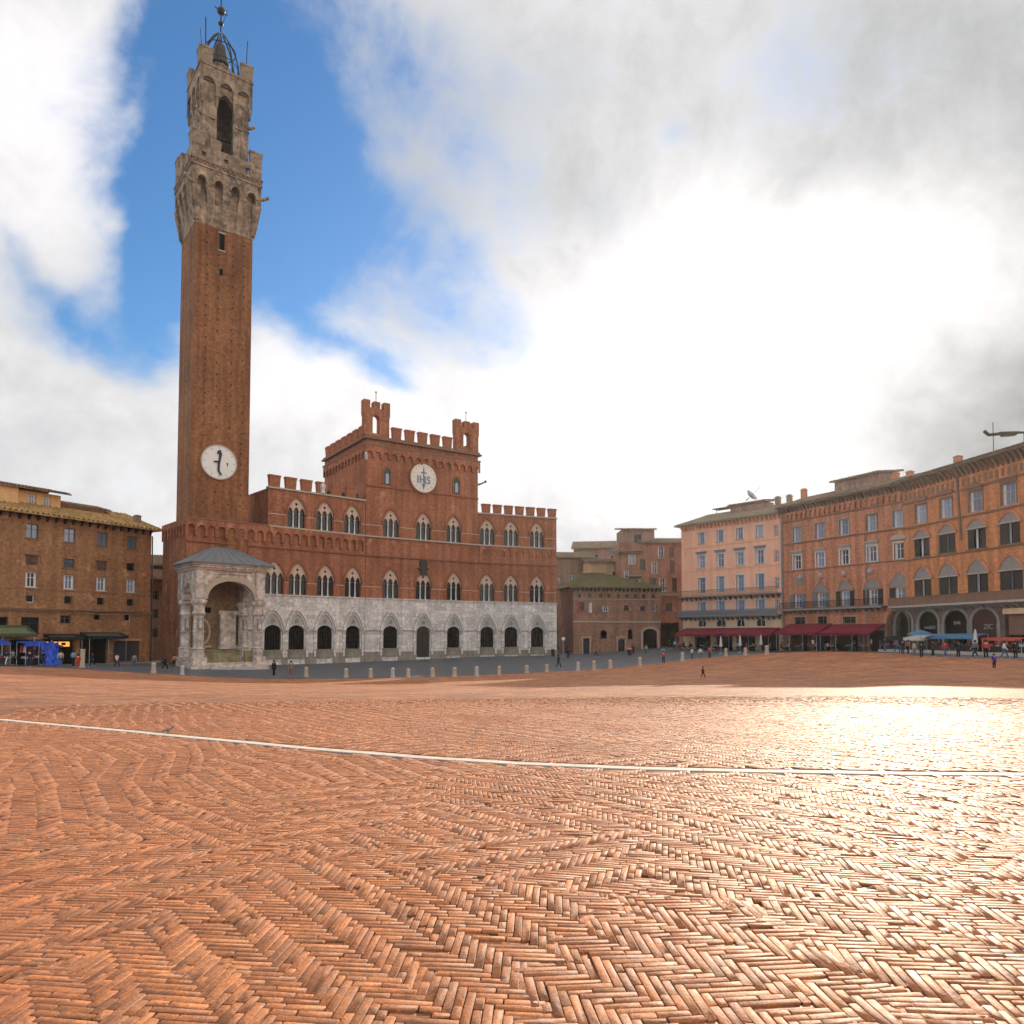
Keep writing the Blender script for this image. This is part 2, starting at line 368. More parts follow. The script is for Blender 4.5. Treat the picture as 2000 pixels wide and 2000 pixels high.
# ================================================================ generic architecture
def comb(u0, u1, zt, zb, zleg, n, leg=.28, kind='round', seg=5):
    """corbel table outline: a band from zt down to scalloped arches standing on short corbels"""
    w = (u1 - u0) / n; pts = [(u0, zt), (u0, zleg)]
    for k in range(n):
        a = u0 + k * w; l = w * leg / 2
        pts.append((a + l, zleg)) if k == 0 else None
        x0, x1 = a + l, a + w - l
        c = (x0 + x1) / 2; r = (x1 - x0) / 2
        pts.append((x0, zb - .02))
        for i in range(seg + 1):
            t = PI - PI * i / seg
            pts.append((c + r * math.cos(t), zb + (r * .95) * math.sin(t)))
        pts.append((x1, zleg)); pts.append((min(a + w + l, u1), zleg))
    pts.append((u1, zt))
    out = [pts[0]]
    for p in pts[1:]:
        if abs(p[0]-out[-1][0]) + abs(p[1]-out[-1][1]) > 1e-4: out.append(p)
    return out
WCACHE = {}
def wmesh(key, fn):
    if key not in WCACHE: WCACHE[key] = fn()
    return WCACHE[key]
def mini(name, mat, *boxes):
    mb = MB()
    for b in boxes: mb.box(*b)
    return mb.mesh(name, mat)
def place(spec, parent, u, z, off=0):
    """spec = [(name, mesh, [(sub name, mesh), ...])]; shared mesh data, one object each"""
    for name, me, subs in spec:
        p = link(name, me, parent, (u, off, z))
        for sn, sm in subs: link(sn, sm, p)
    return p
def win(w, h, frame='frame_white', pane='glass_sky_tint', sill='stone_trim', shutters=None, cur=True, hood=None, surround=None, depth=.22, mull=True, sw=None):
    """casement window in a wall hole of w x h (origin at the middle of the sill): frame with pane, sill, shutters, hood"""
    key = ('win', w, h, frame, pane, sill, shutters, cur, hood, surround, depth, mull)
    def make():
        t = .09; f = MB()
        f.box(-w/2, w/2, depth, depth+.08, 0, t); f.box(-w/2, w/2, depth, depth+.08, h-t, h)
        f.box(-w/2, -w/2+t, depth, depth+.08, t, h-t); f.box(w/2-t, w/2, depth, depth+.08, t, h-t)
        if mull: f.box(-.05, .05, depth, depth+.08, t, h-t); f.box(-w/2+t, -.05, depth+.01, depth+.07, h*.62, h*.62+.06); f.box(.05, w/2-t, depth+.01, depth+.07, h*.62, h*.62+.06)
        subs = [('pane', mini('pane', pane, (-w/2, w/2, depth+.04, depth+.06, 0, h)))]
        if cur: subs += [('curtain', mini('curtain', 'curtain', b_)) for b_ in ((-w/2+t, -w/2+t+w*.17, depth+.02, depth+.035, t, h-t), (w/2-t-w*.13, w/2-t, depth+.02, depth+.035, t, h-t))]
        if sill: subs.append(('sill', mini('sill', sill, (-w/2-.15, w/2+.15, -.10, depth, -.14, -.004))))
        if shutters:
            s = w * .5
            for sg in (-1, 1):
                sb = MB(); x0, x1 = (w/2+.02, w/2+s) if sg > 0 else (-w/2-s, -w/2-.02)
                sb.box(x0, x1, -.07, -.02, .02, h-.02)
                for k in range(6): z = .15 + k * (h-.3) / 6; sb.box(x0+.06, x1-.06, -.09, -.07, z, z+(h-.3)/12)
                subs.append(('shutter', sb.mesh('shutter', shutters)))
        if surround:
            sb = MB(); sb.plate([rect(-w/2-.16, w/2+.16, 0, h+.18), rect(-w/2, w/2, .0, h)], -.05, .02)
            subs.append(('surround', sb.mesh('surround', surround)))
        if hood:
            hb = MB(); k, mt = hood
            if k == 'flat': hb.box(-w/2-.3, w/2+.3, -.28, .02, h+.5, h+.68); hb.box(-w/2-.18, w/2+.18, -.12, .01, h+.18, h+.5)
            if k == 'tri': hb.box(-w/2-.35, w/2+.35, -.25, .02, h+.42, h+.56); hb.plate([[(-w/2-.35, h+.56), (w/2+.35, h+.56), (0, h+1.05)]], -.25, .01); hb.box(-w/2-.1, w/2+.1, -.1, .01, h+.16, h+.42)
            if k == 'seg':
                hb.box(-w/2-.35, w/2+.35, -.25, .02, h+.42, h+.56)
                hb.plate([[(-w/2-.35, h+.56), (w/2+.35, h+.56)] + [((w/2+.35)*math.cos(PI*i/8), h+.56+.5*math.sin(PI*i/8)) for i in range(1, 8)]], -.25, .01)
            subs.append(('pediment', hb.mesh('pediment', mt)))
        return [('window', f.mesh('window', frame), subs)]
    return wmesh(key, make)
def opening(w, h, pane='void', frame='frame_dark'):
    return win(w, h, frame, pane, None, None, False, None, None, .25, False)
def shell(o, fac_w, depth, z0, z1, holes, mat, u0=0, thick=.45, top=None, back=True, side_holes=None, name='wall', outline=None):
    """four walls as one masonry mesh, front pierced by the holes"""
    mb = MB(); u1 = u0 + fac_w
    mb.plate([outline or rect(u0, u1, z0, z1)] + holes, 0, thick)
    if depth:
        for x0, x1 in ((u0, u0+thick), (u1-thick, u1)): mb.box(x0, x1, thick, depth, z0, z1)
        if back: mb.box(u0+thick, u1-thick, depth-thick, depth, z0, z1)
    return part(name, mb, mat, o)
def tiled(u0, u1, y0, y1, z0, z1, hipL=0, hipR=0, pitch=.42, rows=10, th=.14, name='roof', sag=.05, amp=.07):
    """one pitched roof slope of barrel tiles running from eave (y0,z0) up to ridge (y1,z1)"""
    mb = MB(); vs = []; fs = []
    nu = max(4, int((u1 - u0) / (pitch / 4))); rr = random.Random(int(u0*7 + u1*3 + z1*11))
    jit = [rr.uniform(-.03, .03) for _ in range(nu//4 + 2)]
    for j in range(rows + 1):
        t = j / rows
        a, b = u0 + hipL * t, u1 - hipR * t
        for st in ((0, 1) if 0 < j < rows else (0,)):
            for i in range(nu + 1):
                u = a + (b - a) * i / nu
                ph = (i % 4) / 4 * 2 * PI
                z = z0 + (z1 - z0) * t + amp * math.cos(ph) + jit[i // 4] * (1 - t) - sag * math.sin(PI * t) + (.05 if st else 0)
                y = y0 + (y1 - y0) * t + (jit[(i // 4 + j) % len(jit)] * 1.5 if j < rows else 0)
                vs.append((u, y, z))
    nr = len(vs) // (nu + 1)
    for j in range(nr - 1):
        for i in range(nu):
            fs.append((j*(nu+1)+i, j*(nu+1)+i+1, (j+1)*(nu+1)+i+1, (j+1)*(nu+1)+i))
    mb.add(vs, fs)
    # underside board
    mb.hexa([(u0, y0, z0-th-.08), (u1, y0, z0-th-.08), (u1-hipR, y1, z1-th-.08), (u0+hipL, y1, z1-th-.08)],
            [(u0, y0, z0-.08), (u1, y0, z0-.08), (u1-hipR, y1, z1-.08), (u0+hipL, y1, z1-.08)])
    return mb
def gable(o, u0, u1, y0, y1, ze, zr, mat, over=.5, hip=0, boards='dark_wood'):
    """roof with ridge along u; eaves overhang"""
    ym = (y0 + y1) / 2
    mb = tiled(u0-over, u1+over, y0-over, ym, ze, zr, hip, hip)
    k = len(mb.v); b2 = tiled(u0-over, u1+over, y0-over, ym, ze, zr, hip, hip, rows=6)
    M = Matrix.Translation((0, 2*ym, 0)) @ Matrix.Scale(-1, 4, (0,1,0))
    mb.add([M @ Vector(v) for v in b2.v], [f[::-1] for f in b2.f])
    if hip:
        for x, sx in ((u0-over, 1), (u1+over, -1)):
            mb.add([(x, y0-over, ze-.02), (x, y1+over, ze-.02), (x+sx*hip, ym, zr-.02)], [(0,1,2)])
    else:
        for x in (u0, u1-.3): mb.plate([[(y0, ze-.1), (y1, ze-.1), (ym, zr-.2)]], x, x+.3, map=lambda a, b, c: (b, a, c))
    return part('roof', mb, mat, o)
def brackets(o, u0, u1, n, z0, z1, d, mat, w=.16, y=0):
    mb = MB()
    for k in range(n):
        u = u0 + (u1 - u0) * k / (n - 1)
        mb.hexa([(u-w/2, y-.12, z0), (u+w/2, y-.12, z0), (u+w/2, y+.02, z0), (u-w/2, y+.02, z0)], [(u-w/2, y-d, z1), (u+w/2, y-d, z1), (u+w/2, y+.02, z1), (u-w/2, y+.02, z1)])
    return part('eave_brackets', mb, mat, o)
def chimney(o, u, y, z, h=1.2, w=.6, mat='dark_brick'):
    mb = MB(); mb.box(u-w/2, u+w/2, y-w/2, y+w/2, z-1.0, z+h*.8); mb.box(u-w/2-.08, u+w/2+.08, y-w/2-.08, y+w/2+.08, z+h*.8, z+h*.88)
    mb.box(u-w/2+.08, u+w/2-.08, y-w/2+.08, y+w/2-.08, z+h*.88, z+h)
    return part('chimney', mb, mat, o)
def bld(fac, z0, label, cat='building', name='house', group=None):
    o = empty(name, (fac.x, fac.y, 0), fac.a, label, cat, group); return o
# ================================================================ TOWN HALL
PL, PC, PR = Fac(-40.6, 92, 42), Fac(-22.0, 108.8, 34.3), Fac(-5.65, 120, 22.7)
hall = empty('town_hall', (PL.x, PL.y, 0), PL.a, 'long red brick town hall with battlements and grey stone ground floor right of the tower', 'town hall')
def sub(fac):
    """a frame inside the hall for each of its three angled fronts"""
    R = Matrix.Rotation(-PL.a, 4, 'Z'); v = R @ Vector((fac.x - PL.x, fac.y - PL.y, 0))
    return v, fac.a - PL.a
def hp(name, mb, mat, fac, loc=(0,0,0), smooth=False, label=None):
    v, a = sub(fac); l = Matrix.Rotation(a, 4, 'Z') @ Vector(loc)
    return part(name, mb, mat, hall, tuple(v + l), a, smooth, label)
def hlink(name, me, fac, loc):
    v, a = sub(fac); l = Matrix.Rotation(a, 4, 'Z') @ Vector(loc)
    return link(name, me, hall, tuple(v + l), a)
# gothic three-light window
def trif_spec(w, h, zsp):
    def make():
        sh = lambda k=0: arch(0, w + k, 0 - (0 if not k else 0), zsp, h + k * .75, 'pointed')
        lw = w / 3 - .14
        lights = [arch((i - 1) * (w / 3), lw, 1.3, zsp * .93 + (.12 if i == 1 else 0), zsp * .93 + .62 + (.12 if i == 1 else 0), 'pointed', 5) for i in range(3)]
        full = arch(0, w, 1.3, zsp, h, 'pointed')
        # tracery: head slab of pale stone with the three lancet heads and a small roundel cut through
        c = [(.20 * math.cos(2*PI*i/10), zsp + (h - zsp) * .52 + .20 * math.sin(2*PI*i/10)) for i in range(10)]
        zb = zsp * .86
        head = [(x, z if z > zb else zb) for x, z in full]
        lh = [[(x, z if z > zb - .01 else zb - .01) for x, z in l] for l in lights]
        tr = MB(); 
        hh = [head[0], head[1]] + head[2:]
        loops = [hh] + [[(x, max(z, zb + .004)) for x, z in l] for l in lh] + [c]
        tr.plate(loops, .16, .34)
        me = tr.mesh('window', 'pale_tracery')
        subs = []
        pn = MB(); pn.plate([arch(0, w, 0, zsp, h, 'pointed')], .42, .46); subs.append(('pane', pn.mesh('pane', 'glass_dark')))
        for i in (-.5, .5):
            cb = MB(); x = i * w / 3 * 1.0
            cb.lathe([(.17, 0), (.17, .14), (.105, .22), (.095, zb - .3), (.17, zb - .06), (.19, zb)], x, .25, 8); subs.append(('column', cb.mesh('column', 'white_marble', True)))
        for s_ in (-1, 1): jb = MB(); jb.box(*sorted((s_*w/2, s_*(w/2-.09))), .18, .34, 0, zb); subs.append(('jamb', jb.mesh('jamb', 'brick_trim')))
        hb = MB(); o_ = arch(0, w + .62, zsp * .72, zsp, h + .5, 'pointed'); i_ = arch(0, w, zsp * .72, zsp, h, 'pointed')
        lp = [o_[0]] + [p for p in o_[1:]] ; 
        ring = o_[1:] + [o_[0]] + [i_[0]] + i_[1:][::-1]
        hb.plate([ring], -.10, .02); subs.append(('hood', hb.mesh('hood', 'brick_trim')))
        sb = MB(); sb.box(-w/2-.12, w/2+.12, -.06, .42, -.12, -.004); subs.append(('sill', sb.mesh('sill', 'stone_trim')))
        return [('window', me, subs)]
    return wmesh(('trif', w, h, zsp), make)
def arcade_spec(w=2.35, door=False):
    def make():
        # pointed blind arch with raised moulding, tympanum, and a low-headed dark opening
        zb, zs, zt = -.45, 2.1, 2.95
        mo = MB(); W = 3.5
        o_ = arch(0, W, 2.3, 2.5, 5.55, 'pointed'); i_ = arch(0, W - .62, 2.3, 2.5, 4.95, 'pointed')
        ring = o_[1:] + [o_[0]] + [i_[0]] + i_[1:][::-1]; mo.plate([ring], -.42, .02)
        i2 = arch(0, W - 1.05, 2.3, 2.5, 4.5, 'pointed'); ring = i_[1:] + [i_[0]] + [i2[0]] + i2[1:][::-1]; mo.plate([ring], -.2, .02)
        for s in (-1, 1): mo.box(s*(W/2-.2)-.28, s*(W/2-.2)+.28, -.30, .02, 2.1, 2.298); mo.box(s*(W/2-.2)-.16, s*(W/2-.2)+.16, -.16, .015, -1.5, 2.1)
        me = mo.mesh('arcade_arch', 'grey_marble')
        subs = []
        ty = MB(); ty.plate([arch(0, W - 1.1, 2.98, 3.02, 4.45, 'pointed')], .0 -.03, .02); subs.append(('tympanum', ty.mesh('tympanum', 'travertine_grey')))
        cr = MB(); cr.plate([[(-.22, 3.25), (.22, 3.3), (.26, 3.7), (0, 3.95), (-.26, 3.7)]], -.11, -.05); subs.append(('shield', cr.mesh('shield', 'grey_trim')))
        pz = -1.9 if door else zb
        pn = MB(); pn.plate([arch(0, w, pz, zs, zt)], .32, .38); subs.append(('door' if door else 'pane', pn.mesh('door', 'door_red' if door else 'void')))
        gr = MB()
        for k in range(1, 6): x = -w/2 + w*k/6; gr.box(x-.025, x+.025, .22, .25, pz, zs+.2)
        for k in range(1, 5): z = pz + (zt-pz)*k/5; gr.box(-w/2, w/2, .25, .28, z-.02, z+.02)
        if not door: subs.append(('grille', gr.mesh('grille', 'iron')))
        else: subs.append(('door_leaf', mini('door_leaf', 'dark_wood', (-w/2+.1, -.04, .24, .31, pz, zs), (.04, w/2-.1, .24, .31, pz, zs))))
        if not door: subs.append(('plinth', mini('plinth', 'plinth_stone', (-w/2-.08, w/2+.08, -.13, .0, -1.7, -.6), (-w/2-.15, w/2+.15, -.2, .3, -.598, -.452))))
        return [('arcade_arch', me, subs)]
    return wmesh(('arc', w, door), make)
def arc_hole(u, door=False): return arch(u, 2.35, (-1.9 if door else -.45), 2.1, 2.95)
def tri_hole(u, z, w=2.7, h=4.2, zsp=2.35): return [(a + u, b + z) for a, b in arch(0, w, 0, zsp, h, 'pointed')]
UPZ, LOZ = 16.62, 7.2
LEFTW = [14.0, 18.35, 22.8]; MIDW = [4.15, 9.75, 15.2]; RIGHTW = [1.65, 5.95, 10.8]
ZB = -3.2
def hall_front(fac, u0, u1, ups, lows, arcs, ztop, door_at=None, skirt=0, lowu0=None):
    lu0 = lowu0 if lowu0 is not None else u0
    g = MB(); g.plate([rect(lu0, u1, ZB, 7.05)] + [arc_hole(u, u == door_at) for u in arcs], 0, .6)
    hp('stone_wall', g, 'grey_marble', fac)
    segs = []; prev = lu0
    for u in sorted(arcs):
        segs.append((prev, u-1.30)); prev = u+1.30
    segs.append((prev, u1))
    for a, b in segs:
        if b > a: sk = MB(); sk.box(a, b, -.10, .0, ZB, -.95); hp('base_course', sk, 'plinth_stone', fac)
    b = MB(); holes = [tri_hole(u, UPZ) for u in ups] + [tri_hole(u, LOZ, h=4.45, zsp=2.5) for u in lows]
    out = [(lu0, 7.05), (u1, 7.05), (u1, ztop), (u0, ztop)] + ([(u0, 16.4), (lu0, 16.4)] if lu0 != u0 else [])
    b.plate([out] + holes, .03, .6)
    hp('brick_wall', b, 'palace_brick', fac)
    for u in ups:
        for nme, me, subs in trif_spec(2.7, 4.2, 2.35):
            p = hlink(nme, me, fac, (u, 0, UPZ)); [link(sn, sm, p) for sn, sm in subs]
    for u in lows:
        for nme, me, subs in trif_spec(2.7, 4.45, 2.5):
            p = hlink(nme, me, fac, (u, 0, LOZ)); [link(sn, sm, p) for sn, sm in subs]
    for u in arcs:
        for nme, me, subs in arcade_spec(2.35, u == door_at):
            p = hlink(nme, me, fac, (u, 0, 0)); [link(sn, sm, p) for sn, sm in subs]
    for z, h, d, m in ((16.38, .2, .22, 'stone_trim'), (7.0, .16, .14, 'grey_marble'), (13.45, .2, .2, 'brick_trim'), (2.18, .14, .1, 'grey_trim')):
        segs = [(lu0, u1)] if not (z > 16 and lu0 != u0) else [(u0, u1)]
        if z == 2.18:
            segs = []; prev = lu0
            for u in sorted(arcs): segs.append((prev, u-1.72)); prev = u+1.72
            segs.append((prev, u1))
        for a, c in segs:
            if c > a + .05: s = MB(); s.box(a+.003, c-.003, -d, .05, z, z+h); hp('string_course', s, m, fac)
    # thin white course at window springing
    for zz, ws in ((UPZ+1.55, ups), (LOZ+1.6, lows)):
        prev = u0 if zz > 16 else lu0
        for u in sorted(ws) + [None]:
            e = u1 if u is None else u - 1.45
            if e > prev: s = MB(); s.box(prev, e, -.03, .04, zz, zz+.09); hp('thin_course', s, 'pale_tracery', fac)
            prev = (u or 0) + 1.45
hall_front(PL, 9.85, 24.97, LEFTW, [10.9] + [14.3, 18.55, 22.98], [10.75, 14.2, 18.5, 23.05], 21.7, lowu0=-.75)
hall_front(PC, 0, 19.78, MIDW, [4.15, 9.75, 15.3], MIDW, 31.3, door_at=9.75)
# the middle front also carries the wide four-light window over the door
hall_front(PR, 0, 14.5, RIGHTW, [1.6, 5.95, 10.78], RIGHTW, 21.7)
# ---------------------------------------------------------------- hall: bodies, battlements, gables
def hbox(name, mat, fac, *boxes):
    mb = MB()
    for b in boxes: mb.box(*b)
    return hp(name, mb, mat, fac)
hbox('side_wall', 'palace_brick', PL, (9.85, 10.3, .6, 11, 7.05, 21.7), (9.85, 24.0, 10.5, 11, 16, 21.7))
hbox('roof', 'roof_tile', PL, (10.3, 25.0, .6, 10.5, 21.2, 21.45), (-.2, 9.85, .6, 9, 16.2, 16.39))
hbox('side_wall', 'palace_brick', PL, (-.75, -.3, .6, 9.0, ZB, 16.4), (-.75, 9.85, 9.0, 9.5, ZB, 16.4))
hbox('roof', 'roof_tile', PC, (.6, 19.2, .6, 17.4, 31.0, 31.2))
hbox('side_wall', 'palace_brick', PC, (0, .6, .6, 18, 15, 31.3), (19.18, 19.78, .6, 18, 15, 31.3), (.6, 19.18, 17.4, 18, 15, 31.3))
hbox('side_wall', 'palace_brick', PR, (14.05, 14.5, .6, 12, ZB, 21.7), (-1, 14.05, 11.5, 12, 15, 21.7))
hbox('roof', 'roof_tile', PR, (0, 14.05, .6, 11.5, 21.2, 21.4))
def merlon_mesh(w, h, t, mat='palace_brick'):
    def make():
        mb = MB(); k = .08
        mb.hexa([(-w/2, 0, 0), (w/2, 0, 0), (w/2, t, 0), (-w/2, t, 0)], [(-w/2-k, -k, h*.86), (w/2+k, -k, h*.86), (w/2+k, t+k, h*.86), (-w/2-k, t+k, h*.86)])
        mb.box(-w/2-k-.05, w/2+k+.05, -k-.05, t+k+.05, h*.86, h)
        return mb.mesh('merlon', mat)
    return wmesh(('mer', w, h, t, mat), make)
for k in range(6): hlink('merlon', merlon_mesh(1.45, 1.65, .5), PL, (10.75 + 2.36 * k, 0, 21.95))
for k in range(7): hlink('merlon', merlon_mesh(1.3, 1.5, .5), PR, (1.5 + 2.03 * k + (.0 if k < 6 else .05), 0, 21.95))
for k in range(5): hlink('merlon', merlon_mesh(1.4, 1.75, .5), PC, (4.95 + 2.25 * k, -.15, 31.9))
v_, a_ = sub(PC)
for k in range(7):
    l = Matrix.Rotation(a_, 4, 'Z') @ Vector((0, 2.2 + 2.45 * k, 31.9)); link('merlon', merlon_mesh(1.4, 1.75, .5), hall, tuple(v_ + l), a_ - PI/2)
for k in range(5):
    l = Matrix.Rotation(a_, 4, 'Z') @ Vector((19.75, 3.0 + 3 * k, 31.9)); link('merlon', merlon_mesh(1.4, 1.75, .5), hall, tuple(v_ + l), a_ + PI/2)
# parapets / cornices
hbox('cornice', 'stone_trim', PL, (9.75, 24.97, -.22, .6, 21.7, 21.92))
hbox('cornice', 'stone_trim', PR, (0.0, 14.6, -.22, .6, 21.7, 21.92))
hbox('cornice', 'brown_trim', PC, (-.35, 20.1, -.35, .0, 30.25, 30.5), (-.5, 20.25, -.5, .6, 31.3, 31.55), (-.25, 20.0, -.25, .6, 31.55, 31.88),
     (-.35, 0, 0, 18.2, 30.25, 30.5), (-.5, .0, .6, 18.3, 31.3, 31.55), (-.25, .5, .6, 18.2, 31.55, 31.88), (19.5, 20.0, .6, 18.2, 31.3, 31.88))
# corbel tables: middle front and its left side, left wing, right wing
mb = MB(); mb.plate([comb(-.28, 20.06, 30.25, 29.0, 28.5, 15)], -.28, .03); hp('corbel_table', mb, 'palace_brick', PC)
mb = MB(); mb.plate([comb(.0, 18.0, 30.25, 29.0, 28.5, 13)], -.28, 0, map=lambda x, y, z: (y, x, z)); hp('corbel_table', mb, 'palace_brick', PC)
mb = MB(); mb.plate([comb(-.95, 24.7, 16.38, 15.25, 14.2, 20, .3)], -.34, .03); hp('corbel_table', mb, 'palace_brick', PL)
mb = MB(); mb.plate([comb(-.3, 9.3, 16.38, 15.25, 14.2, 8, .3)], -1.0, -.75, map=lambda x, y, z: (y, x, z)); hp('corbel_table', mb, 'palace_brick', PL)
mb = MB(); mb.plate([comb(.2, 14.3, 16.38, 15.5, 14.9, 12, .3)], -.12, .03); hp('corbel_table', mb, 'palace_brick', PR)
hbox('string_course', 'brick_trim', PC, (-.1, 19.85, -.14, .03, 24.1, 24.28))
# two bell gables with battlements standing on the middle block
def bell_gable(u0, u1, ztop, zb=31.88, az=35.0):
    w = u1 - u0; c = (u0 + u1) / 2; m = w * .235; g = (w - 3 * m) / 2
    pts = [(u0+.12, zb), (u1-.12, zb), (u1-.12, ztop-2.6), (u1, ztop-2.1), (u1, ztop)]
    pts += [(u1-m, ztop), (u1-m, ztop-1.15), (u1-m-g, ztop-1.15), (u1-m-g, ztop-.1), (u0+m+g, ztop-.1), (u0+m+g, ztop-1.15), (u0+m, ztop-1.15), (u0+m, ztop), (u0, ztop), (u0, ztop-2.1), (u0+.12, ztop-2.6)]
    hole = arch(c-.15, w*.26, zb+.35, az-.6, az+.1)
    mb = MB(); mb.plate([pts, hole], -.2, .9); hp('bell_gable', mb, 'palace_brick', PC)
    rb = MB(); rb.tube([(c, .3, ztop-1.2), (c, .3, ztop+1.5)], .05, 5); rb.lathe([(.0, ztop+1.3), (.16, ztop+1.5), (.0, ztop+1.7)], c, .3, 6, cap=False); hp('finial_rod', rb, 'iron', PC)
bell_gable(-.55, 3.75, 37.25); bell_gable(15.35, 19.85, 36.9, az=34.8)
# round-headed windows of the upper middle block (recessed niches)
for u in (3.4, 15.65):
    fr = MB(); o_ = arch(u, 1.55, 24.6, 26.6, 27.5); i_ = arch(u, 1.05, 24.6, 26.5, 27.15)
    fr.plate([o_[1:] + [o_[0]] + [i_[0]] + i_[1:][::-1]], -.09, .04); w_ = hp('window', fr, 'brick_trim', PC)
    pn = MB(); pn.plate([arch(u, 1.05, 24.6, 26.5, 27.15)], -.02, .028); part('pane', pn, 'glass_dark', w_)
    p2 = MB(); p2.lathe([(0, 0)], 0, 0, 3, False) if False else None
    sh = MB(); sh.plate([arch(u+.02, .55, 24.8, 26.0, 26.4)], -.05, -.02); part('curtain', sh, 'frame_blue', w_)
# white disc with blue monogram
def disc(mb, cu, cz, r0, y0, y1, n=40, r1=None):
    lp = [[(cu + r0*math.cos(2*PI*i/n), cz + r0*math.sin(2*PI*i/n)) for i in range(n)]]
    if r1: lp.append([(cu + r1*math.cos(2*PI*i/n), cz + r1*math.sin(2*PI*i/n)) for i in range(n)])
    mb.plate(lp, y0, y1); return mb
d = hp('emblem_disc', disc(MB(), 9.6, 26.4, 2.3, -.16, .03), 'disc_white', PC)
part('rim', disc(MB(), 9.6, 26.4, 2.55, -.26, .03, r1=2.3), 'brick_trim', d)
def text_mb(txt, size, cx, cz, y, thick=.03, bold=0):
    cu = bpy.data.curves.new('t', 'FONT'); cu.body = txt; cu.size = size; cu.align_x = 'CENTER'; cu.align_y = 'CENTER'; cu.extrude = thick; cu.offset = bold
    cu.resolution_u = 3
    ob = bpy.data.objects.new('t', cu); COL.objects.link(ob); dg = bpy.context.evaluated_depsgraph_get(); me = bpy.data.meshes.new_from_object(ob.evaluated_get(dg))
    mb = MB(); mb.add([(v.co.x + cx, y - v.co.z, v.co.y + cz) for v in me.vertices], [tuple(p.vertices) for p in me.polygons])
    bpy.data.objects.remove(ob); bpy.data.meshes.remove(me); return mb
em = text_mb('IHS', 1.7, 9.6, 26.05, -.2, .02, .03); em.box(9.5, 9.7, -.22, -.165, 25.2, 28.0); em.box(9.1, 10.1, -.22, -.165, 27.15, 27.33); em.plate([[(9.25, 25.4), (9.95, 25.4), (9.6, 24.6)]], -.22, -.165)
for k in range(16):
    a = 2*PI*k/16; c_, s_ = math.cos(a), math.sin(a)
    em.plate([[(9.6+1.75*c_-.05*s_, 26.4+1.75*s_+.05*c_), (9.6+1.75*c_+.05*s_, 26.4+1.75*s_-.05*c_), (9.6+2.05*c_, 26.4+2.05*s_)]], -.2, -.165)
part('monogram', em, 'emblem_blue', d)
# crest over the middle lower window
mb = MB(); mb.box(8.75, 10.6, -.35, .0, 11.9, 12.1); mb.plate([[(9.2, 12.1), (10.2, 12.1), (10.4, 13.1), (9.7, 13.6), (9.0, 13.1)]], -.28, .0); mb.plate([[(9.1, 11.0), (10.3, 11.0), (10.2, 11.9), (9.2, 11.9)]], -.22, 0); hp('crest', mb, 'bronze', PC)
# corner gargoyles, white small figures
mb = MB(); mb.hexa([(-.25,-.3,28.0), (.1,-.3,28.0), (.1,0,28.0), (-.25,0,28.0)], [(-.5,-.7,28.7), (.0,-.7,28.7), (.05,0,28.9), (-.3,0,28.9)]); mb.lathe([(.0, 28.5), (.2, 28.7), (.18, 28.95), (0, 29.1)], -.3, -.6, 7, False); hp('carved_wolf', mb, 'white_marble', PC)
mb = MB(); mb.tube([(19.9, .3, 26.6), (20.7, .2, 26.9), (21.2, .1, 27.2)], .16, 6, .1); mb.lathe([(0, 27.0), (.22, 27.15), (.2, 27.4), (0, 27.5)], 21.3, .1, 6, False); hp('waterspout', mb, 'iron', PC)
mb = MB(); mb.lathe([(.35, 21.95), (.3, 22.5), (.42, 22.9), (.32, 23.3), (.0, 23.5)], 17.9, -.05, 8); hp('stone_finial', mb, 'white_marble', PL)
mb = MB(); rr = random.Random(3)
for k in range(5): mb.box(18.9+k*1.2, 19.8+k*1.2, 1.5, 2.4, 21.4, 22.6+rr.random()*.7)
mb.box(18.6, 24.9, 2.0, 2.3, 21.4, 22.3); hp('parapet', mb, 'dark_brick', PL)
# ================================================================ TOWER
TW = Fac(-41.0, 92, 37.5)
tower = empty('clock_tower', (TW.x, TW.y, 0), TW.a, 'very tall slim red brick clock tower with a pale stone battlemented head', 'tower')
cx = cy = 3.65
mb = MB()
mb.hexa([(0,0,-3.2),(7.3,0,-3.2),(7.3,7.3,-3.2),(0,7.3,-3.2)], [(-.0,0,55.3),(7.3,0,55.3),(7.3,7.3,55.3),(0,7.3,55.3)])
part('brick_shaft', mb, 'tower_brick', tower)
# columns of putlog holes and the slit window: their darkness painted as near-black blocks
mb = MB(); rr = random.Random(5)
for u in (1.45, 2.95, 4.75, 6.25):
    z = 18.6
    while z < 54.5:
        if not (abs(u - 3.35) < 3 and 21.2 < z < 27) or u > 6: 
            uu = u + rr.uniform(-.06, .06); rr.random() < .85 and mb.box(uu-.075, uu+.075, -.012, .02, z, z+.2)
        z += 1.42 + rr.uniform(-.1, .1)
for v in (1.6, 3.6, 5.6):
    z = 19
    while z < 54: mb.box(-.012, .02, v-.07, v+.07, z, z+.18); z += 1.45 + rr.uniform(-.1, .1)
mb.box(3.0, 3.65, -.014, .02, 52.4, 54.6); mb.box(3.05, 3.5, -.014, .02, 49.0, 49.9)
part('putlog_holes', mb, 'void', tower)['kind'] = 'stuff'
mb = MB(); mb.box(2.85, 3.8, -.10, .03, 52.25, 52.39); mb.box(2.85, 3.8, -.08, .03, 54.61, 54.8); part('slit_window', mb, 'stone_trim', tower)
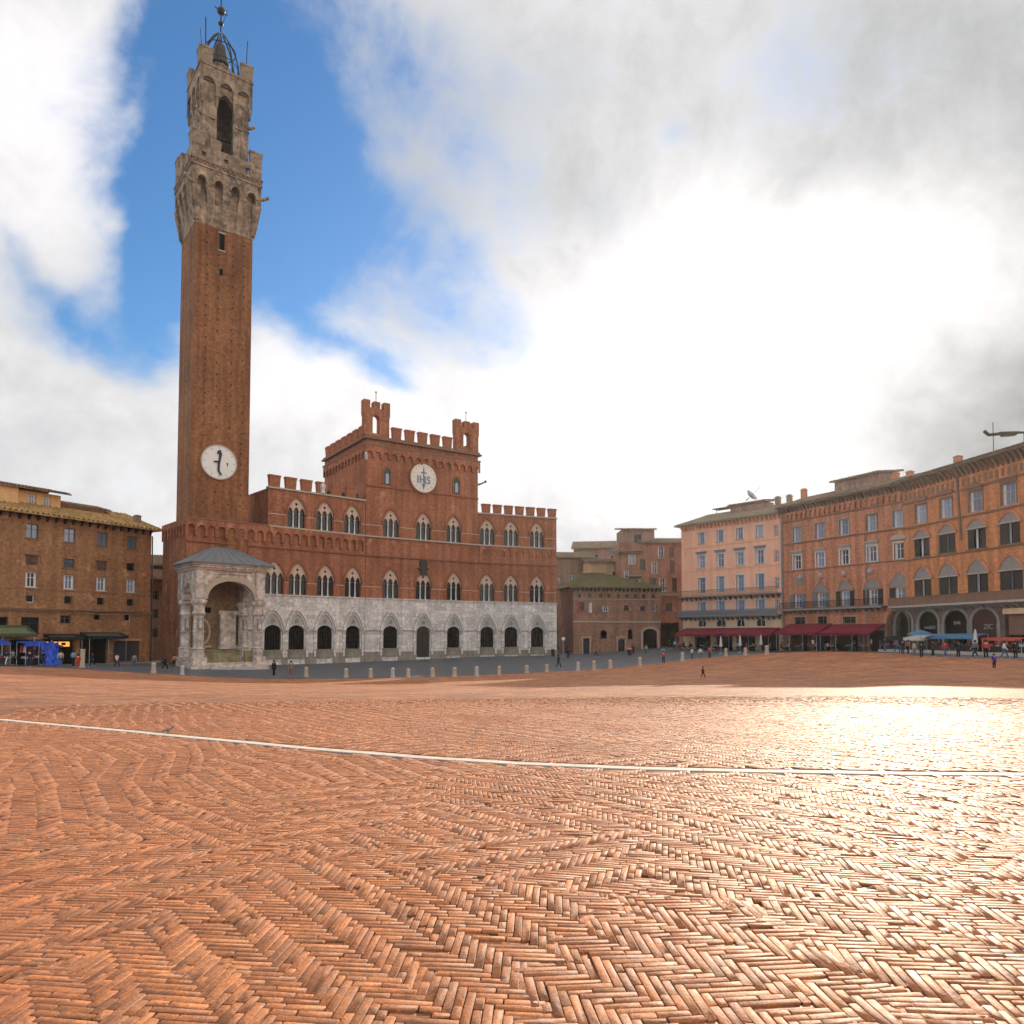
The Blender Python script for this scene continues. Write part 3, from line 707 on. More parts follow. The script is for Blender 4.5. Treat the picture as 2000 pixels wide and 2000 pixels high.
# clock
ck = part('clock_face', disc(MB(), 3.4, 24.1, 2.15, -.16, .02, 48), 'clock_white', tower)
part('rim', disc(MB(), 3.4, 24.1, 2.3, -.22, .02, 48, 2.15), 'stone_trim', ck)
hb = MB()
hb.plate([[(3.27, 24.0), (3.52, 24.0), (3.75, 25.2), (3.55, 25.75), (3.2, 25.6), (3.1, 25.2), (3.38, 25.1)]], -.24, -.19)
part('hour_hand', hb, 'iron', ck)
hb = MB(); hb.plate([[(3.2, 24.2), (3.5, 24.2), (3.46, 23.0), (3.75, 22.5), (3.6, 22.35), (3.2, 22.9)]], -.30, -.25); hb.plate([[(2.7, 24.2), (3.3, 24.25), (3.3, 24.05), (2.75, 24.0)]], -.3, -.25); hb.plate([[(4.3, 24.15), (4.55, 24.1), (4.5, 23.6)]], -.2, -.165)
hb.lathe([(.22, 0)], 0, 0, 3, False) if False else None
part('minute_hand', hb, 'iron', ck)
nb = MB()
for k in range(12):
    a = PI/2 - 2*PI*k/12; c_, s_ = math.cos(a), math.sin(a); r0, r1 = 1.78, 2.0
    nb.plate([[(3.4+r0*c_-.04*s_, 24.1+r0*s_+.04*c_), (3.4+r1*c_-.04*s_, 24.1+r1*s_+.04*c_), (3.4+r1*c_+.04*s_, 24.1+r1*s_-.04*c_), (3.4+r0*c_+.04*s_, 24.1+r0*s_-.04*c_)]], -.18, -.155)
part('hour_marks', nb, 'grey_trim', ck)
# ledge where the shaft leaves the hall
hp('string_course', MB().box(-.9, 9.85, -.42, .05, 16.385, 16.56), 'brown_trim', PL)
def ring4(fn, name, mat, smooth=False):
    """build one side (front) and turn it about the tower axis"""
    mb = MB()
    for q in range(4):
        k = len(mb.v); fn(mb, q)
        M = Matrix.Translation((cx, cy, 0)) @ Matrix.Rotation(q * PI/2, 4, 'Z') @ Matrix.Translation((-cx, -cy, 0)); mb.xf(M, k)
    return part(name, mb, mat, tower, smooth=smooth)
HS, HP = 3.65, 4.45     # half widths of shaft and of the parapet
yP = cy - HP
def flare(mb, q):
    if q == 0:
        mb.hexa([(cx-HS,cy-HS,55.3),(cx+HS,cy-HS,55.3),(cx+HS,cy+HS,55.3),(cx-HS,cy+HS,55.3)], [(cx-HS-.3,cy-HS-.3,58.0)]+[(cx+HS+.3,cy-HS-.3,58.0),(cx+HS+.3,cy+HS+.3,58.0),(cx-HS-.3,cy+HS+.3,58.0)])
        mb.box(cx-HS+.1, cx+HS-.1, cy-HS+.1, cy+HS-.1, 58.0, 62)
        mb.box(cx-HS-.05, cx+HS+.05, cy-HS-.05, cy+HS+.05, 55.18, 55.3)
    for i in range(5):
        # tapering brackets
        ub = cx - HS + .12 + i * (2*HS-.24) / 4; ut = cx - HP + .38 + i * (2*HP-.76) / 4
        wb, wt = .42, .5
        mb.hexa([(ub-wb, cy-HS-.02, 55.5), (ub+wb, cy-HS-.02, 55.5), (ub+wb, cy-HS+.3, 55.5), (ub-wb, cy-HS+.3, 55.5)],
                [(ut-wt, yP+.06, 59.6), (ut+wt, yP+.06, 59.6), (ut+wt, cy-HS+.3, 59.6), (ut-wt, cy-HS+.3, 59.6)])
ring4(flare, 'flared_corbels', 'tower_stone')
def arches(mb, q):
    holes = []
    for i in range(4):
        u = cx + (-1.5 + i) * 2.12; holes.append(arch(u, 1.1, 59.61, 60.45, 61.15))
    lp = rect(cx-HP, cx+HP, 59.6, 62.3)
    # notched outline: arches open downwards
    pts = [(cx-HP, 62.3), (cx-HP, 59.6)]
    for i in range(4):
        u = cx + (-1.5 + i) * 2.12; a = arch(u, 1.1, 59.6, 60.45, 61.1); pts += [a[0]] + a[2:][::-1] + [a[1]]
    pts += [(cx+HP, 59.6), (cx+HP, 62.3)]
    e = [pts[0]]
    for p in pts[1:]:
        if abs(p[0]-e[-1][0]) + abs(p[1]-e[-1][1]) > 1e-4: e.append(p)
    s = .5 if q % 2 else 0
    mb.plate([e], yP, yP+.5)
    for i in range(4):
        u = cx + (-1.5 + i) * 2.12
        o_ = arch(u, 1.5, 60.3, 60.45, 61.32); i_ = arch(u, 1.1, 60.3, 60.45, 61.1)
        mb.plate([o_[1:] + [o_[0]] + [i_[0]] + i_[1:][::-1]], yP-.12, yP+.01)
ring4(arches, 'machicolation_arches', 'tower_stone')
def parapet(mb, q):
    mb.box(cx-HP-.12, cx+HP+.12, yP-.12, yP+.1, 62.3, 62.55); mb.box(cx-HP-.18, cx+HP+.18, yP-.18, yP+.1, 63.1, 63.3)
    mb.plate([rect(cx-HP, cx+HP, 62.3, 65.2)] + [rect(cx+u-.28, cx+u+.28, 63.75, 64.35) for u in (-3.0, -.2, 2.6)], yP+.002, yP+.42)
ring4(parapet, 'parapet', 'tower_stone')
def dent(mb, q):
    pts = [(cx-HP, 63.08)]
    for i in range(14): u = cx-HP+.35+i*(2*HP-.7)/13; pts += [(u-.16, 62.95), (u-.16, 62.6), (u+.16, 62.6), (u+.16, 62.95)]
    pts += [(cx+HP, 63.08)]; mb.plate([pts], yP-.14, yP+.02)
ring4(dent, 'dentil_band', 'brown_trim')
mb = MB(); mb.box(cx-HP+.4, cx+HP-.4, cy-HP+.4, cy+HP-.4, 62, 63.2); part('deck', mb, 'grey_trim', tower)
for q in range(4):
    for s in (-1, 1):
        me = merlon_mesh(1.5, 1.75, .45, 'tower_stone'); v = Matrix.Rotation(q*PI/2, 4, 'Z') @ Vector((s*(HP-.78), -HP, 0)); link('merlon', me, tower, (cx+v.x, cy+v.y, 65.2), q*PI/2)
    me = merlon_mesh(1.3, 1.2, .45, 'tower_stone'); v = Matrix.Rotation(q*PI/2, 4, 'Z') @ Vector((-1.55, -HP, 0)); link('merlon', me, tower, (cx+v.x, cy+v.y, 65.2), q*PI/2)
# belfry
HB = 2.95; yB = cy - HB
def belfry(mb, q):
    x0, x1 = (cx-HB, cx+HB) if q % 2 == 0 else (cx-HB+.8, cx+HB-.8)
    mb.plate([rect(x0, x1, 63.2, 75.0)] + ([arch(cx, 2.15, 65.0, 72.6, 74.0, 'pointed')] if q == 0 else []), yB, yB+.8)  # only the front is pierced; closed other sides added to keep the inside dark
    o_ = arch(cx, 2.75, 72.3, 72.6, 74.4, 'pointed'); i_ = arch(cx, 2.15, 72.3, 72.6, 74.0, 'pointed')
    mb.plate([o_[1:] + [o_[0]] + [i_[0]] + i_[1:][::-1]], yB-.12, yB+.01)
    for s in (-1, 1): mb.box(cx+s*(HB-.42)-.42, cx+s*(HB-.42)+.42, yB-.14 if q % 2 == 0 else yB-.139, yB+.01, 63.2, 72.0)
    for s in (-1, 1): a, b = sorted((cx+s*(HB+.16), cx+s*1.3)); mb.box(a, b, yB-.2, yB+.01, 70.1, 70.3)
ring4(belfry, 'belfry_wall', 'tower_stone')
mb = MB(); mb.box(cx-HB+.8, cx+HB-.8, cy-HB+.8, cy+HB-.8, 74.6, 75.2); part('belfry_ceiling', mb, 'dark_wood', tower)
bellp = MB(); bellp.lathe([(.95, 67.6), (.9, 67.75), (.66, 68.3), (.5, 69.0), (.4, 69.5), (0, 69.7)], cx, cy, 14); bellp.box(cx-2.3, cx+2.3, cy-.12, cy+.12, 69.7, 69.95)
part('hanging_bell', bellp, 'bronze', tower, smooth=False)
HC = 3.4; yC = cy - HC
def crown(mb, q):
    # corbel arches of the crown
    pts = comb(cx-HC, cx+HC, 77.4, 74.6, 73.2, 3, .24, seg=8)
    mb.plate([pts], yC, yC+.4)
    n = 3; w = 2*HC/n
    for k in range(n+1):
        u = min(max(cx-HC+k*w, cx-HC+.22), cx+HC-.22)
        mb.hexa([(u-.12, yB-.14, 71.9), (u+.12, yB-.14, 71.9), (u+.12, yB, 71.9), (u-.12, yB, 71.9)], [(u-.22, yC, 73.6), (u+.22, yC, 73.6), (u+.22, yB, 73.6), (u-.22, yB, 73.6)])
    mb.box(cx-HC-.1, cx+HC+.1, yC-.1, yC+.05, 76.9, 77.1)
ring4(crown, 'crown_corbels', 'tower_stone')
mb = MB(); mb.box(cx-HC+.4, cx+HC-.4, cy-HC+.4, cy+HC-.4, 75.2, 76.6); part('deck', mb, 'grey_trim', tower)
for q in range(4):
    for s in (-1, 1):
        if q % 2 == 0 or True:
            me = merlon_mesh(1.45, 2.0, .42, 'tower_stone'); v = Matrix.Rotation(q*PI/2, 4, 'Z') @ Vector((s*(HC-.78), -HC, 0)); link('merlon', me, tower, (cx+v.x, cy+v.y, 77.4), q*PI/2)
mb = MB(); mb.lathe([(1.5, 76.6), (1.5, 77.2), (1.05, 77.6), (1.05, 79.4), (1.2, 79.6), (1.2, 79.8)], cx, cy, 8); part('bell_pedestal', mb, 'tower_stone', tower)
mb = MB(); mb.lathe([(1.3, 80.0), (1.25, 80.25), (1.0, 80.9), (.85, 81.9), (.72, 82.7), (.4, 83.2), (.15, 83.4), (.15, 83.8)], cx, cy, 18); part('great_bell', mb, 'bronze', tower, smooth=True)
mb = MB()
for k in range(8):
    a = 2*PI*k/8 + PI/8; pts = []
    for i in range(9):
        t = i/8; r = 2.55 * math.cos(t*PI/2*.97)**.65; pts.append((cx + r*math.cos(a), cy + r*math.sin(a), 77.4 + 7.2 * (t if t > .35 else t) ** .8 * (1 if t < 1 else 1)))
    mb.tube(pts, .10, 5)
for z, r in ((79.9, 2.35), (82.2, 2.0)):
    pts = [(cx + r*math.cos(2*PI*i/16), cy + r*math.sin(2*PI*i/16), z) for i in range(17)]; mb.tube(pts, .07, 4)
part('iron_cage', mb, 'iron', tower)
mb = MB(); mb.tube([(cx, cy, 84.4), (cx, cy, 91.5)], .09, 5)
for z, r in ((86.2, .38), (88.0, .6)): mb.lathe([(0, z-r), (r*.75, z-r*.6), (r, z), (r*.75, z+r*.6), (0, z+r)], cx, cy, 10, False)
mb.tube([(cx-.9, cy, 88.2), (cx+.9, cy, 87.8)], .06, 4); mb.tube([(cx+.2, cy, 86.0), (cx+.8, cy, 88.6)], .05, 4)
part('finial', mb, 'iron', tower)
mb = MB(); mb.tube([(1.75, 3.6, 78.5), (1.65, 3.6, 86)], .08, 5); mb.tube([(6.9, 3.0, 78.5), (7.1, 3.0, 85)], .06, 5); mb.tube([(.4, .4, 79), (.2, .4, 81.5)], .05, 4); part('lightning_rods', mb, 'iron', tower)
for (x, y, z, dx, dy) in ((-.8, -.8, 59.9, -1, -.3), (8.1, -.8, 60.6, 1, -.3), (.7, .7, 70.3, -1, -.2), (6.6, .7, 70.8, 1, -.2)):
    mb = MB(); mb.tube([(x-dx*.5, y-dy*.5, z), (x+dx*.3, y+dy*.3, z+.1), (x+dx*.75, y+dy*.75, z+.3)], .3, 6, .16); mb.lathe([(0, z+.1), (.28, z+.3), (.22, z+.55), (0, z+.7)], x+dx*.8, y+dy*.8, 7, False); part('wolf_spout', mb, 'tower_stone', tower)
# ================================================================ CHAPEL at the foot of the tower
CH = Fac(*PL.pt(-1.75, -6.6), 42)
gz = -3.0
chapel = empty('open_chapel', (CH.x, CH.y, 0), CH.a, 'open marble chapel with round arch and hipped grey roof at the tower foot', 'chapel')
W, D = 8.5, 5.6
zc = 5.9
mb = MB(); mb.box(-.5, W+.5, -.5, D+.4, gz, -2.0); mb.box(-.3, W+.3, -.3, D+.3, -2.0, -1.75); part('platform', mb, 'chapel_marble', chapel)
def pier(u, y, kind=0):
    mb = MB()
    mb.box(u-.8, u+.8, y-.8, y+.8, -1.75, -1.1); mb.lathe([(.78, -1.1), (.72, -.2), (.82, -.05), (.6, .1)], u, y, 8, a0=PI/8)
    mb.lathe([(.60, .1), (.60, 1.9), (.70, 2.0), (.60, 2.1), (.58, 3.9)], u, y, 8, a0=PI/8)
    mb.lathe([(.62, 3.9), (.82, 4.15), (.66, 4.4), (.66, 5.1), (.92, 5.45), (.98, 5.75), (.7, 5.9)], u, y, 8, a0=PI/8)
    p = part('pier', mb, 'chapel_marble', chapel)
    nb = MB(); nb.box(u-.28, u+.28, y-.69, y-.56, 2.2, 3.6); part('niche', nb, 'grey_trim', p)
    sb = MB(); sb.lathe([(.2, 2.3), (.22, 2.6), (.15, 3.0), (.2, 3.15), (.1, 3.3), (.12, 3.45), (0, 3.55)], u, y-.72, 7, False); part('statue', sb, 'chapel_marble', p)
for u, y in ((.65, .65), (W-.65, .65), (.65, D-.3), (W-.65, D-.3)): pier(u, y)
# arch walls front and sides
mb = MB(); A = arch(W/2+.05, 5.7, zc-.001, 6.0, 8.15, n=10)
out = [(0, zc), A[0]] + A[2:][::-1] + [A[1]] + [(W, zc), (W, 9.7), (0, 9.7)]
e = [out[0]]
for p_ in out[1:]:
    if abs(p_[0]-e[-1][0]) + abs(p_[1]-e[-1][1]) > 1e-3: e.append(p_)
mb.plate([e], .1, 1.1); part('front_arch', mb, 'chapel_marble', chapel)
mb = MB(); o_ = arch(W/2+.05, 6.9, 5.9, 6.0, 8.75, n=10); i_ = arch(W/2+.05, 5.7, 5.9, 6.0, 8.15, n=10); mb.plate([o_[1:] + [o_[0]] + [i_[0]] + i_[1:][::-1]], -.06, .15)
part('archivolt', mb, 'travertine', chapel)
mb = MB()
for x0 in (0.05, W-1.0):
    e2 = [(1.1, zc), (1.6, zc)] + [(3.0 + 1.4*math.cos(PI - PI*i/8), 6.0 + 1.9*math.sin(PI*i/8)) for i in range(0, 9)] + [(4.4, zc), (D+.9, zc), (D+.9, 9.7), (1.1, 9.7)]
    mb.plate([e2], x0, x0+.95, map=lambda x, y, z: (y, x, z))
part('side_arches', mb, 'chapel_marble', chapel)
mb = MB(); mb.box(-.05, W+.05, -.02, .1, 8.95, 9.1); mb.box(-.35, W+.35, -.35, D+.9, 9.7, 9.95); mb.box(-.15, W+.15, -.15, D+.9, 9.4, 9.7); mb.box(-.55, W+.55, -.55, D+.9, 9.95, 10.15)
for s in (.65, W-.65): mb.box(s-.6, s+.6, -.08, .12, 6.0, 9.4)
part('cornice', mb, 'chapel_marble', chapel)
mb = MB(); rr = random.Random(4)
for k in range(22): u = .3 + k*(W-.6)/21; mb.box(u-.1, u+.1, -.3, -.05, 9.42, 9.68)
part('frieze', mb, 'travertine', chapel)
mb = MB(); E0, E1 = -.85, W+.85; yr = D+.8
vs = [(E0, -.85, 10.15), (E1, -.85, 10.15), (E1, yr, 10.15), (E0, yr, 10.15), (3.0, 2.6, 12.5), (W-3.4, 2.6, 12.5), (W-3.4, yr, 12.5), (3.0, yr, 12.5), (E0, -.85, 10.28), (E1, -.85, 10.28), (E1, yr, 10.28), (E0, yr, 10.28)]
mb.add(vs, [(0,3,2,1), (0,1,9,8), (1,2,10,9), (3,0,8,11), (8,9,5,4), (9,10,6,5), (11,8,4,7), (4,5,6,7), (2,3,11,10), (10,11,7,6)]); part('hip_roof', mb, 'slate_lead', chapel)
mb = MB()
for k in range(9): t = k/8; mb.tube([(E0+t*(E1-E0), -.85, 10.3), (3.0+t*(W-6.4), 2.6, 12.53)], .045, 4)
part('roof_seams', mb, 'slate_lead', chapel)
mb = MB(); mb.box(1.2, W-1.2, D+.3, D+.55, -1.75, 9.7); mb.box(1.0, W-1.0, 1.1, D+.4, 9.3, 9.6); part('inner_wall', mb, 'chapel_inner', chapel)
mb = MB(); cu, cz = 2.9, 2.0
ov = [(cu+1.0*math.cos(2*PI*i/16), cz+1.7*math.sin(2*PI*i/16)) for i in range(16)]; iv = [(cu+.75*math.cos(2*PI*i/16), cz+1.4*math.sin(2*PI*i/16)) for i in range(16)]
mb.plate([ov, iv], D+.12, D+.32); mb.box(1.9, 3.9, D-.2, D+.3, .0, .25); part('oval_frame', mb, 'travertine', chapel)
mb = MB(); mb.box(1.7, 3.9, D+.26, D+.31, 4.4, 5.1); part('recess', mb, 'void', chapel)
mb = MB(); mb.box(4.9, 6.9, D-.4, D+.3, .2, 4.2); mb.box(4.7, 7.1, D-.55, D+.3, 4.2, 4.7); mb.box(4.7, 7.1, D-.6, D+.3, -.2, .2); part('altar', mb, 'chapel_marble', chapel)
mb = MB(); mb.box(1.4, 5.6, .35, .75, -1.75, -.35); mb.box(1.35, 5.65, .25, .85, -.35, -.2); mb.box(6.2, 7.2, .35, .75, -1.75, -.35)
part('carved_parapet', mb, 'relief_stone', chapel)
mb = MB(); mb.box(1.6, 4.2, -1.0, -.5, gz, -2.3); mb.box(4.3, 6.9, -1.0, -.5, gz, -2.3); part('step', mb, 'travertine_grey', chapel)
# ================================================================ LEFT BUILDING
LB = Fac(-58.9, 83.5, 60.6)
lb = empty('brick_house', (LB.x, LB.y, 0), LB.a, 'tan brick house with mossy tiled eaves at the left edge of the square', 'house')
US = [3.3, 7.7, 11.8, 15.85]
holes = []; wl = []
def addw(lst, spec, u, z, w, h, parent):
    holes.append(rect(u-w/2, u+w/2, z, z+h)); lst.append((spec, u, z))
for i, u in enumerate([-1.0] + US):
    h = 1.75; w = 1.35
    addw(wl, win(w, h, 'frame_dark', 'glass_sky_tint' if i else 'glass_dark', 'brown_trim', None, False, None, 'left_brick' if i == 3 else None, .18), u, 13.1, w, h, lb)
for i, u in enumerate(US):
    addw(wl, win(1.25, 1.75, 'frame_white', 'glass_sky_tint' if i != 0 else 'glass', 'stone_trim', None, True, None, None, .16), u, 7.3, 1.25, 1.75, lb)
    addw(wl, opening(.95, .95, 'glass_dark', 'frame_dark' if i else 'frame_white'), u, 5.45, .95, .95, lb)
addw(wl, win(1.35, 1.1, 'frame_dark', 'glass', 'brown_trim', None, False), 7.7, 9.95, 1.35, 1.1, lb)
addw(wl, opening(1.15, 1.05, 'void'), 15.8, 10.15, 1.15, 1.05, lb)
addw(wl, opening(1.2, 1.3, 'void'), .4, 2.4, 1.2, 1.3, lb)
addw(wl, win(2.0, 2.1, 'dark_wood', 'glass_dark', None, None, False), 3.35, 1.6, 2.0, 2.1, lb)
addw(wl, win(1.3, 1.0, 'frame_dark', 'glass_dark', None, None, False), 7.45, 3.0, 1.3, 1.0, lb)
addw(wl, opening(.8, .95, 'void'), 11.4, 3.5, .8, .95, lb)
addw(wl, opening(.95, 1.0, 'glass_dark', 'frame_white'), 15.5, 3.4, .95, 1.0, lb)
shops = [(-3.0, .8, -2.9, 1.0), (1.2, 4.7, -2.9, 1.05), (5.2, 8.7, -2.9, 1.1), (9.3, 12.9, -2.9, 1.5), (13.7, 17.3, -1.9, .8)]
for a, b, c, d_ in shops: holes.append(rect(a, b, c, d_))
holes.append(rect(-4.6, -3.4, 13.1, 14.85)); holes.append(rect(-4.6, -3.4, 7.3, 9.0))
mb = MB(); mb.plate([rect(-6, 18.7, -3.2, 16.0)] + holes, 0, .5); mb.box(18.2, 18.7, .5, 12, -3.2, 16.0); mb.box(-6, -5.5, .5, 12, -3.2, 16.0); mb.box(-5.5, 18.2, 11.5, 12, -3.2, 16); mb.box(-5.5, 18.2, .5, 11.5, 4.3, 4.5)
part('wall', mb, 'left_brick', lb)
for spec, u, z in wl: place(spec, lb, u, z)
for z in (13.1, 7.3): place(win(1.2, 1.75, 'frame_dark', 'glass', 'brown_trim', None, False, None, None, .18), lb, -4.0, z)
# relieving arches and blocked windows
mb = MB()
for u in US:
    o_ = arch(u, 2.5, 10.4, 11.2, 12.2); i_ = arch(u, 2.0, 10.4, 11.1, 11.85); mb.plate([o_[1:] + [o_[0]] + [i_[0]] + i_[1:][::-1]], -.05, .02)
mb.box(-5.8, 18.6, -.05, .01, 7.0, 7.12)
part('relieving_arch', mb, 'left_brick', lb)
for u in (3.3, 11.8):
    mb = MB(); mb.box(u-.75, u+.75, -.14, .01, 11.0, 11.2); mb.box(u-.65, u+.65, -.03, .01, 9.95, 10.95); part('blocked_window', mb, 'dark_brick', lb)
mb = MB(); mb.box(-5.9, 18.75, -.3, .01, 4.6, 4.78); mb.tube([(-5.9, -.35, 4.5), (6, -.35, 4.42), (12, -.36, 4.2), (18.7, -.35, 4.45)], .06, 5); part('string_course', mb, 'brown_trim', lb)
brackets(lb, -5.5, 18.4, 24, 15.3, 15.95, .9, 'dark_wood')
rf = tiled(-6.4, 19.9, -1.25, 5.2, 16.05, 18.6, 0, 1.5, pitch=.6, rows=12, amp=.15); part('roof', rf, 'mossy_sunlit_tile', lb)
mb = MB(); mb.add([(-5.5, 5.2, 18.45), (18.4, 5.2, 18.45), (18.9, 12.5, 16.0), (-6, 12.5, 16.0), (19.85, -1.2, 15.95), (19.85, 12.5, 15.95)], [(0,1,2,3), (1,4,5,2)]); part('rear_roof', mb, 'roof_tile', lb)
chimney(lb, 17.2, 1.0, 17.1, .9, .7, 'tan_brick')
# roof storeys set back from the eaves
mb = MB(); mb.plate([rect(-6, -.3+3.0, 16.2, 19.55)], 2.2, 2.6); mb.plate([rect(2.7, 8.1, 16.4, 19.3), rect(4.2, 5.2, 17.5, 18.9), rect(6.0, 6.9, 17.5, 18.9)], 3.0, 3.3); mb.box(7.8, 8.1, 3.3, 8, 16.4, 19.3); mb.box(2.4, 2.7, 2.6, 8, 16.4, 19.55); mb.box(-6, 7.8, 7.7, 8, 17.4, 19.3); part('roof_storey', mb, 'sunny_plaster', lb)
for u in (4.7, 6.45): place(win(.95, 1.4, 'frame_white', 'glass', None, None, True), lb, u, 17.5, 3.0)
mb = tiled(-6.4, 8.7, 1.6, 5.5, 19.5, 20.35, 0, .6, rows=5); mb.add([(-6, 5.5, 20.3), (8.4, 5.5, 20.3), (8.6, 9, 19.3), (-6, 9, 19.3)], [(0,1,2,3)]); part('upper_roof', mb, 'roof_tile', lb)
mb = MB(); mb.plate([rect(8.1, 14.2, 16.6, 18.4), rect(9.0, 9.8, 17.1, 18.1), rect(10.8, 12.0, 17.0, 18.1)], 3.6, 3.9); mb.box(13.9, 14.2, 3.9, 8, 16.6, 18.4); part('roof_storey', mb, 'left_plaster', lb)
for u, w in ((9.4, .8), (11.4, 1.2)): place(opening(w, 1.0, 'glass_dark'), lb, u, 17.05, 3.6)
mb = tiled(7.9, 14.9, 3.1, 6, 18.45, 19.2, 0, .3, rows=4); part('upper_roof', mb, 'roof_tile', lb)
# ground floor: dark shop rooms, doors, lit sign, display
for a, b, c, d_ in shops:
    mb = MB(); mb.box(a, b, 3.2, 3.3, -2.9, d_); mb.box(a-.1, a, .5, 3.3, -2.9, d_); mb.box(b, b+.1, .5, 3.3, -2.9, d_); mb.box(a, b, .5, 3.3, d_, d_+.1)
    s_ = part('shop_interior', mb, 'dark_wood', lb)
mb = MB(); mb.box(5.5, 8.5, .9, .96, .15, .75); part('lit_sign', mb, 'warm_lamp', lb)
mb = MB(); mb.box(6.0, 7.0, .86, .895, .25, .6); mb.box(7.5, 8.0, .86, .895, .3, .65); part('sign_panel', mb, 'dark_wood', lb)
mb = MB(); mb.box(4.72, 5.15, -.12, .1, -3, 1.1); mb.box(3.4, 4.6, .15, .25, -2.9, 1.0); part('door', mb, 'door_red', lb)
mb = MB(); mb.box(13.7, 17.3, .25, .3, -1.9, .8); w_ = part('display_window', mb, 'glass', lb); mb = MB(); mb.box(13.5, 17.5, -.1, .02, .82, 1.1); part('sign_board', mb, 'left_plaster', w_)
mb = MB()
for u in (14.6, 15.5, 16.4): mb.box(u-.03, u+.03, .2, .25, -1.9, .8)
part('mullion', mb, 'frame_dark', w_)
mb = MB(); mb.tube([(18.95, -.1, -3), (18.95, -.1, 4.6), (18.8, -.05, 15.2)], .09, 6); part('drainpipe', mb, 'iron', lb)
# side street house between this and the tower
SB = Fac(-61.5, 115, 14)
sb = empty('side_street_house', (SB.x, SB.y, 0), SB.a, 'narrow dark house in the shaded side street left of the tower', 'house')
hs = [rect(u-.6, u+.6, z, z+1.6) for u in (1.5, 4.4, 7.3, 10.0) for z in (2, 5.4, 8.8)]
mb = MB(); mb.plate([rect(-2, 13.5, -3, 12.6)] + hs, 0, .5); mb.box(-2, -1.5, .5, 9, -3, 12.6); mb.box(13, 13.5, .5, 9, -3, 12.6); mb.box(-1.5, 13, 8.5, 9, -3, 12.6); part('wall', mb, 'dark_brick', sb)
for u in (1.5, 4.4, 7.3, 10.0):
    for z in (2, 5.4, 8.8): place(win(1.2, 1.6, 'frame_dark', 'glass', 'brown_trim', None, False), sb, u, z)
gable(sb, -2, 13.5, 0, 9, 12.8, 14.9, 'roof_tile', .9)
SB2 = Fac(-51.2, 101.5, 66)
s2 = empty('alley_house', (SB2.x, SB2.y, 0), SB2.a, 'dark brick house lining the alley just left of the tower base', 'house')
hs = [rect(u-.5, u+.5, z, z+1.3) for u in (1.6, 4.2, 6.8) for z in (1.2, 4.0, 6.6)]
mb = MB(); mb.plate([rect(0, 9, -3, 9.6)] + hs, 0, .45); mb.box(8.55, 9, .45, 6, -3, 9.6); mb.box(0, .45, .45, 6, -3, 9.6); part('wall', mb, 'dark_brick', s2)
for u in (1.6, 4.2, 6.8):
    for z in (1.2, 4.0, 6.6): place(win(1.0, 1.3, 'frame_dark', 'glass_dark', None, None, False), s2, u, z)
gable(s2, 0, 9, 0, 6, 9.7, 11.2, 'roof_tile', .6)
# ================================================================ LOW BUILDING with green roof
LO = Fac(10.8, 128, 12)
lo = empty('low_brick_house', (LO.x, LO.y, 0), LO.a, 'low brick house under a moss green hipped roof, right of the town hall', 'house')
wz = [(1.6, 5.9, .8, 1.5), (3.0, 5.6, .5, 1.2), (6.0, 5.7, 1.2, 1.1), (9.9, 5.9, .9, 1.0), (13.0, 5.9, .9, .9), (15.3, 5.8, .7, 1.4)]
hs = [rect(u-w/2, u+w/2, z, z+h) for u, z, w, h in wz]
hs += [rect(u-.28, u+.28, 8.2, 8.9) for u in (1.2, 3.0, 5.0, 6.6, 8.4, 10.0, 11.6, 13.2, 15.0)]
hs += [rect(1.75, 2.95, -2.2, .9), arch(8.9, 1.2, -2.0, .2, .9), arch(14.35, 2.7, -1.6, 1.9, 2.7), arch(5.6, 1.2, .9, 1.9, 2.4), arch(10.6, .9, .8, 2.2, 2.6)]
mb = MB(); mb.plate([rect(0, 16.4, -2.6, 9.9)] + hs, 0, .5); mb.box(0, .5, .5, 9, -2.6, 9.9); mb.box(15.9, 16.4, .5, 9, -2.6, 9.9); mb.box(.5, 15.9, 8.5, 9, -2.6, 9.9); mb.box(.5, 15.9, 3.5, 3.6, -2.6, 9.9); part('wall', mb, 'low_brick', lo)
for u, z, w, h in wz: place(win(w, h, 'frame_white' if u in (3.0, 6.0, 15.3) else 'frame_dark', 'glass_dark', 'brown_trim', None, u in (6.0, 3.0)), lo, u, z)
for u in (1.2, 3.0, 5.0, 6.6, 8.4, 10.0, 11.6, 13.2, 15.0): place(opening(.56, .7, 'glass_dark'), lo, u, 8.2)
for u, w, z0, zs, zt, m_ in ((2.35, 1.2, -2.2, .9, .9, 'dark_wood'), (8.9, 1.2, -2, .2, .9, 'dark_wood'), (14.35, 2.7, -1.6, 1.9, 2.7, 'void')):
    mb = MB(); mb.plate([rect(u-w/2, u+w/2, z0, zt)], .3, .36); part('door', mb, m_, lo)
mb = MB(); mb.box(-.1, 16.5, -.14, .01, 3.8, 4.05); mb.box(-.05, 16.45, -.08, .01, 7.9, 8.0)
for u, w in ((2.35, 1.2), (8.9, 1.4)): mb.box(u-w/2-.2, u-w/2, -.1, .01, -2.2, 1.1); mb.box(u+w/2, u+w/2+.2, -.1, .01, -2.2, 1.1); mb.box(u-w/2-.3, u+w/2+.3, -.16, .01, 1.1, 1.3)
o_ = arch(14.35, 3.5, -1.6, 1.9, 3.1); i_ = arch(14.35, 2.7, -1.6, 1.9, 2.7); mb.plate([o_[1:] + [o_[0]] + [i_[0]] + i_[1:][::-1]], -.12, .01)
part('stone_trim', mb, 'travertine', lo)
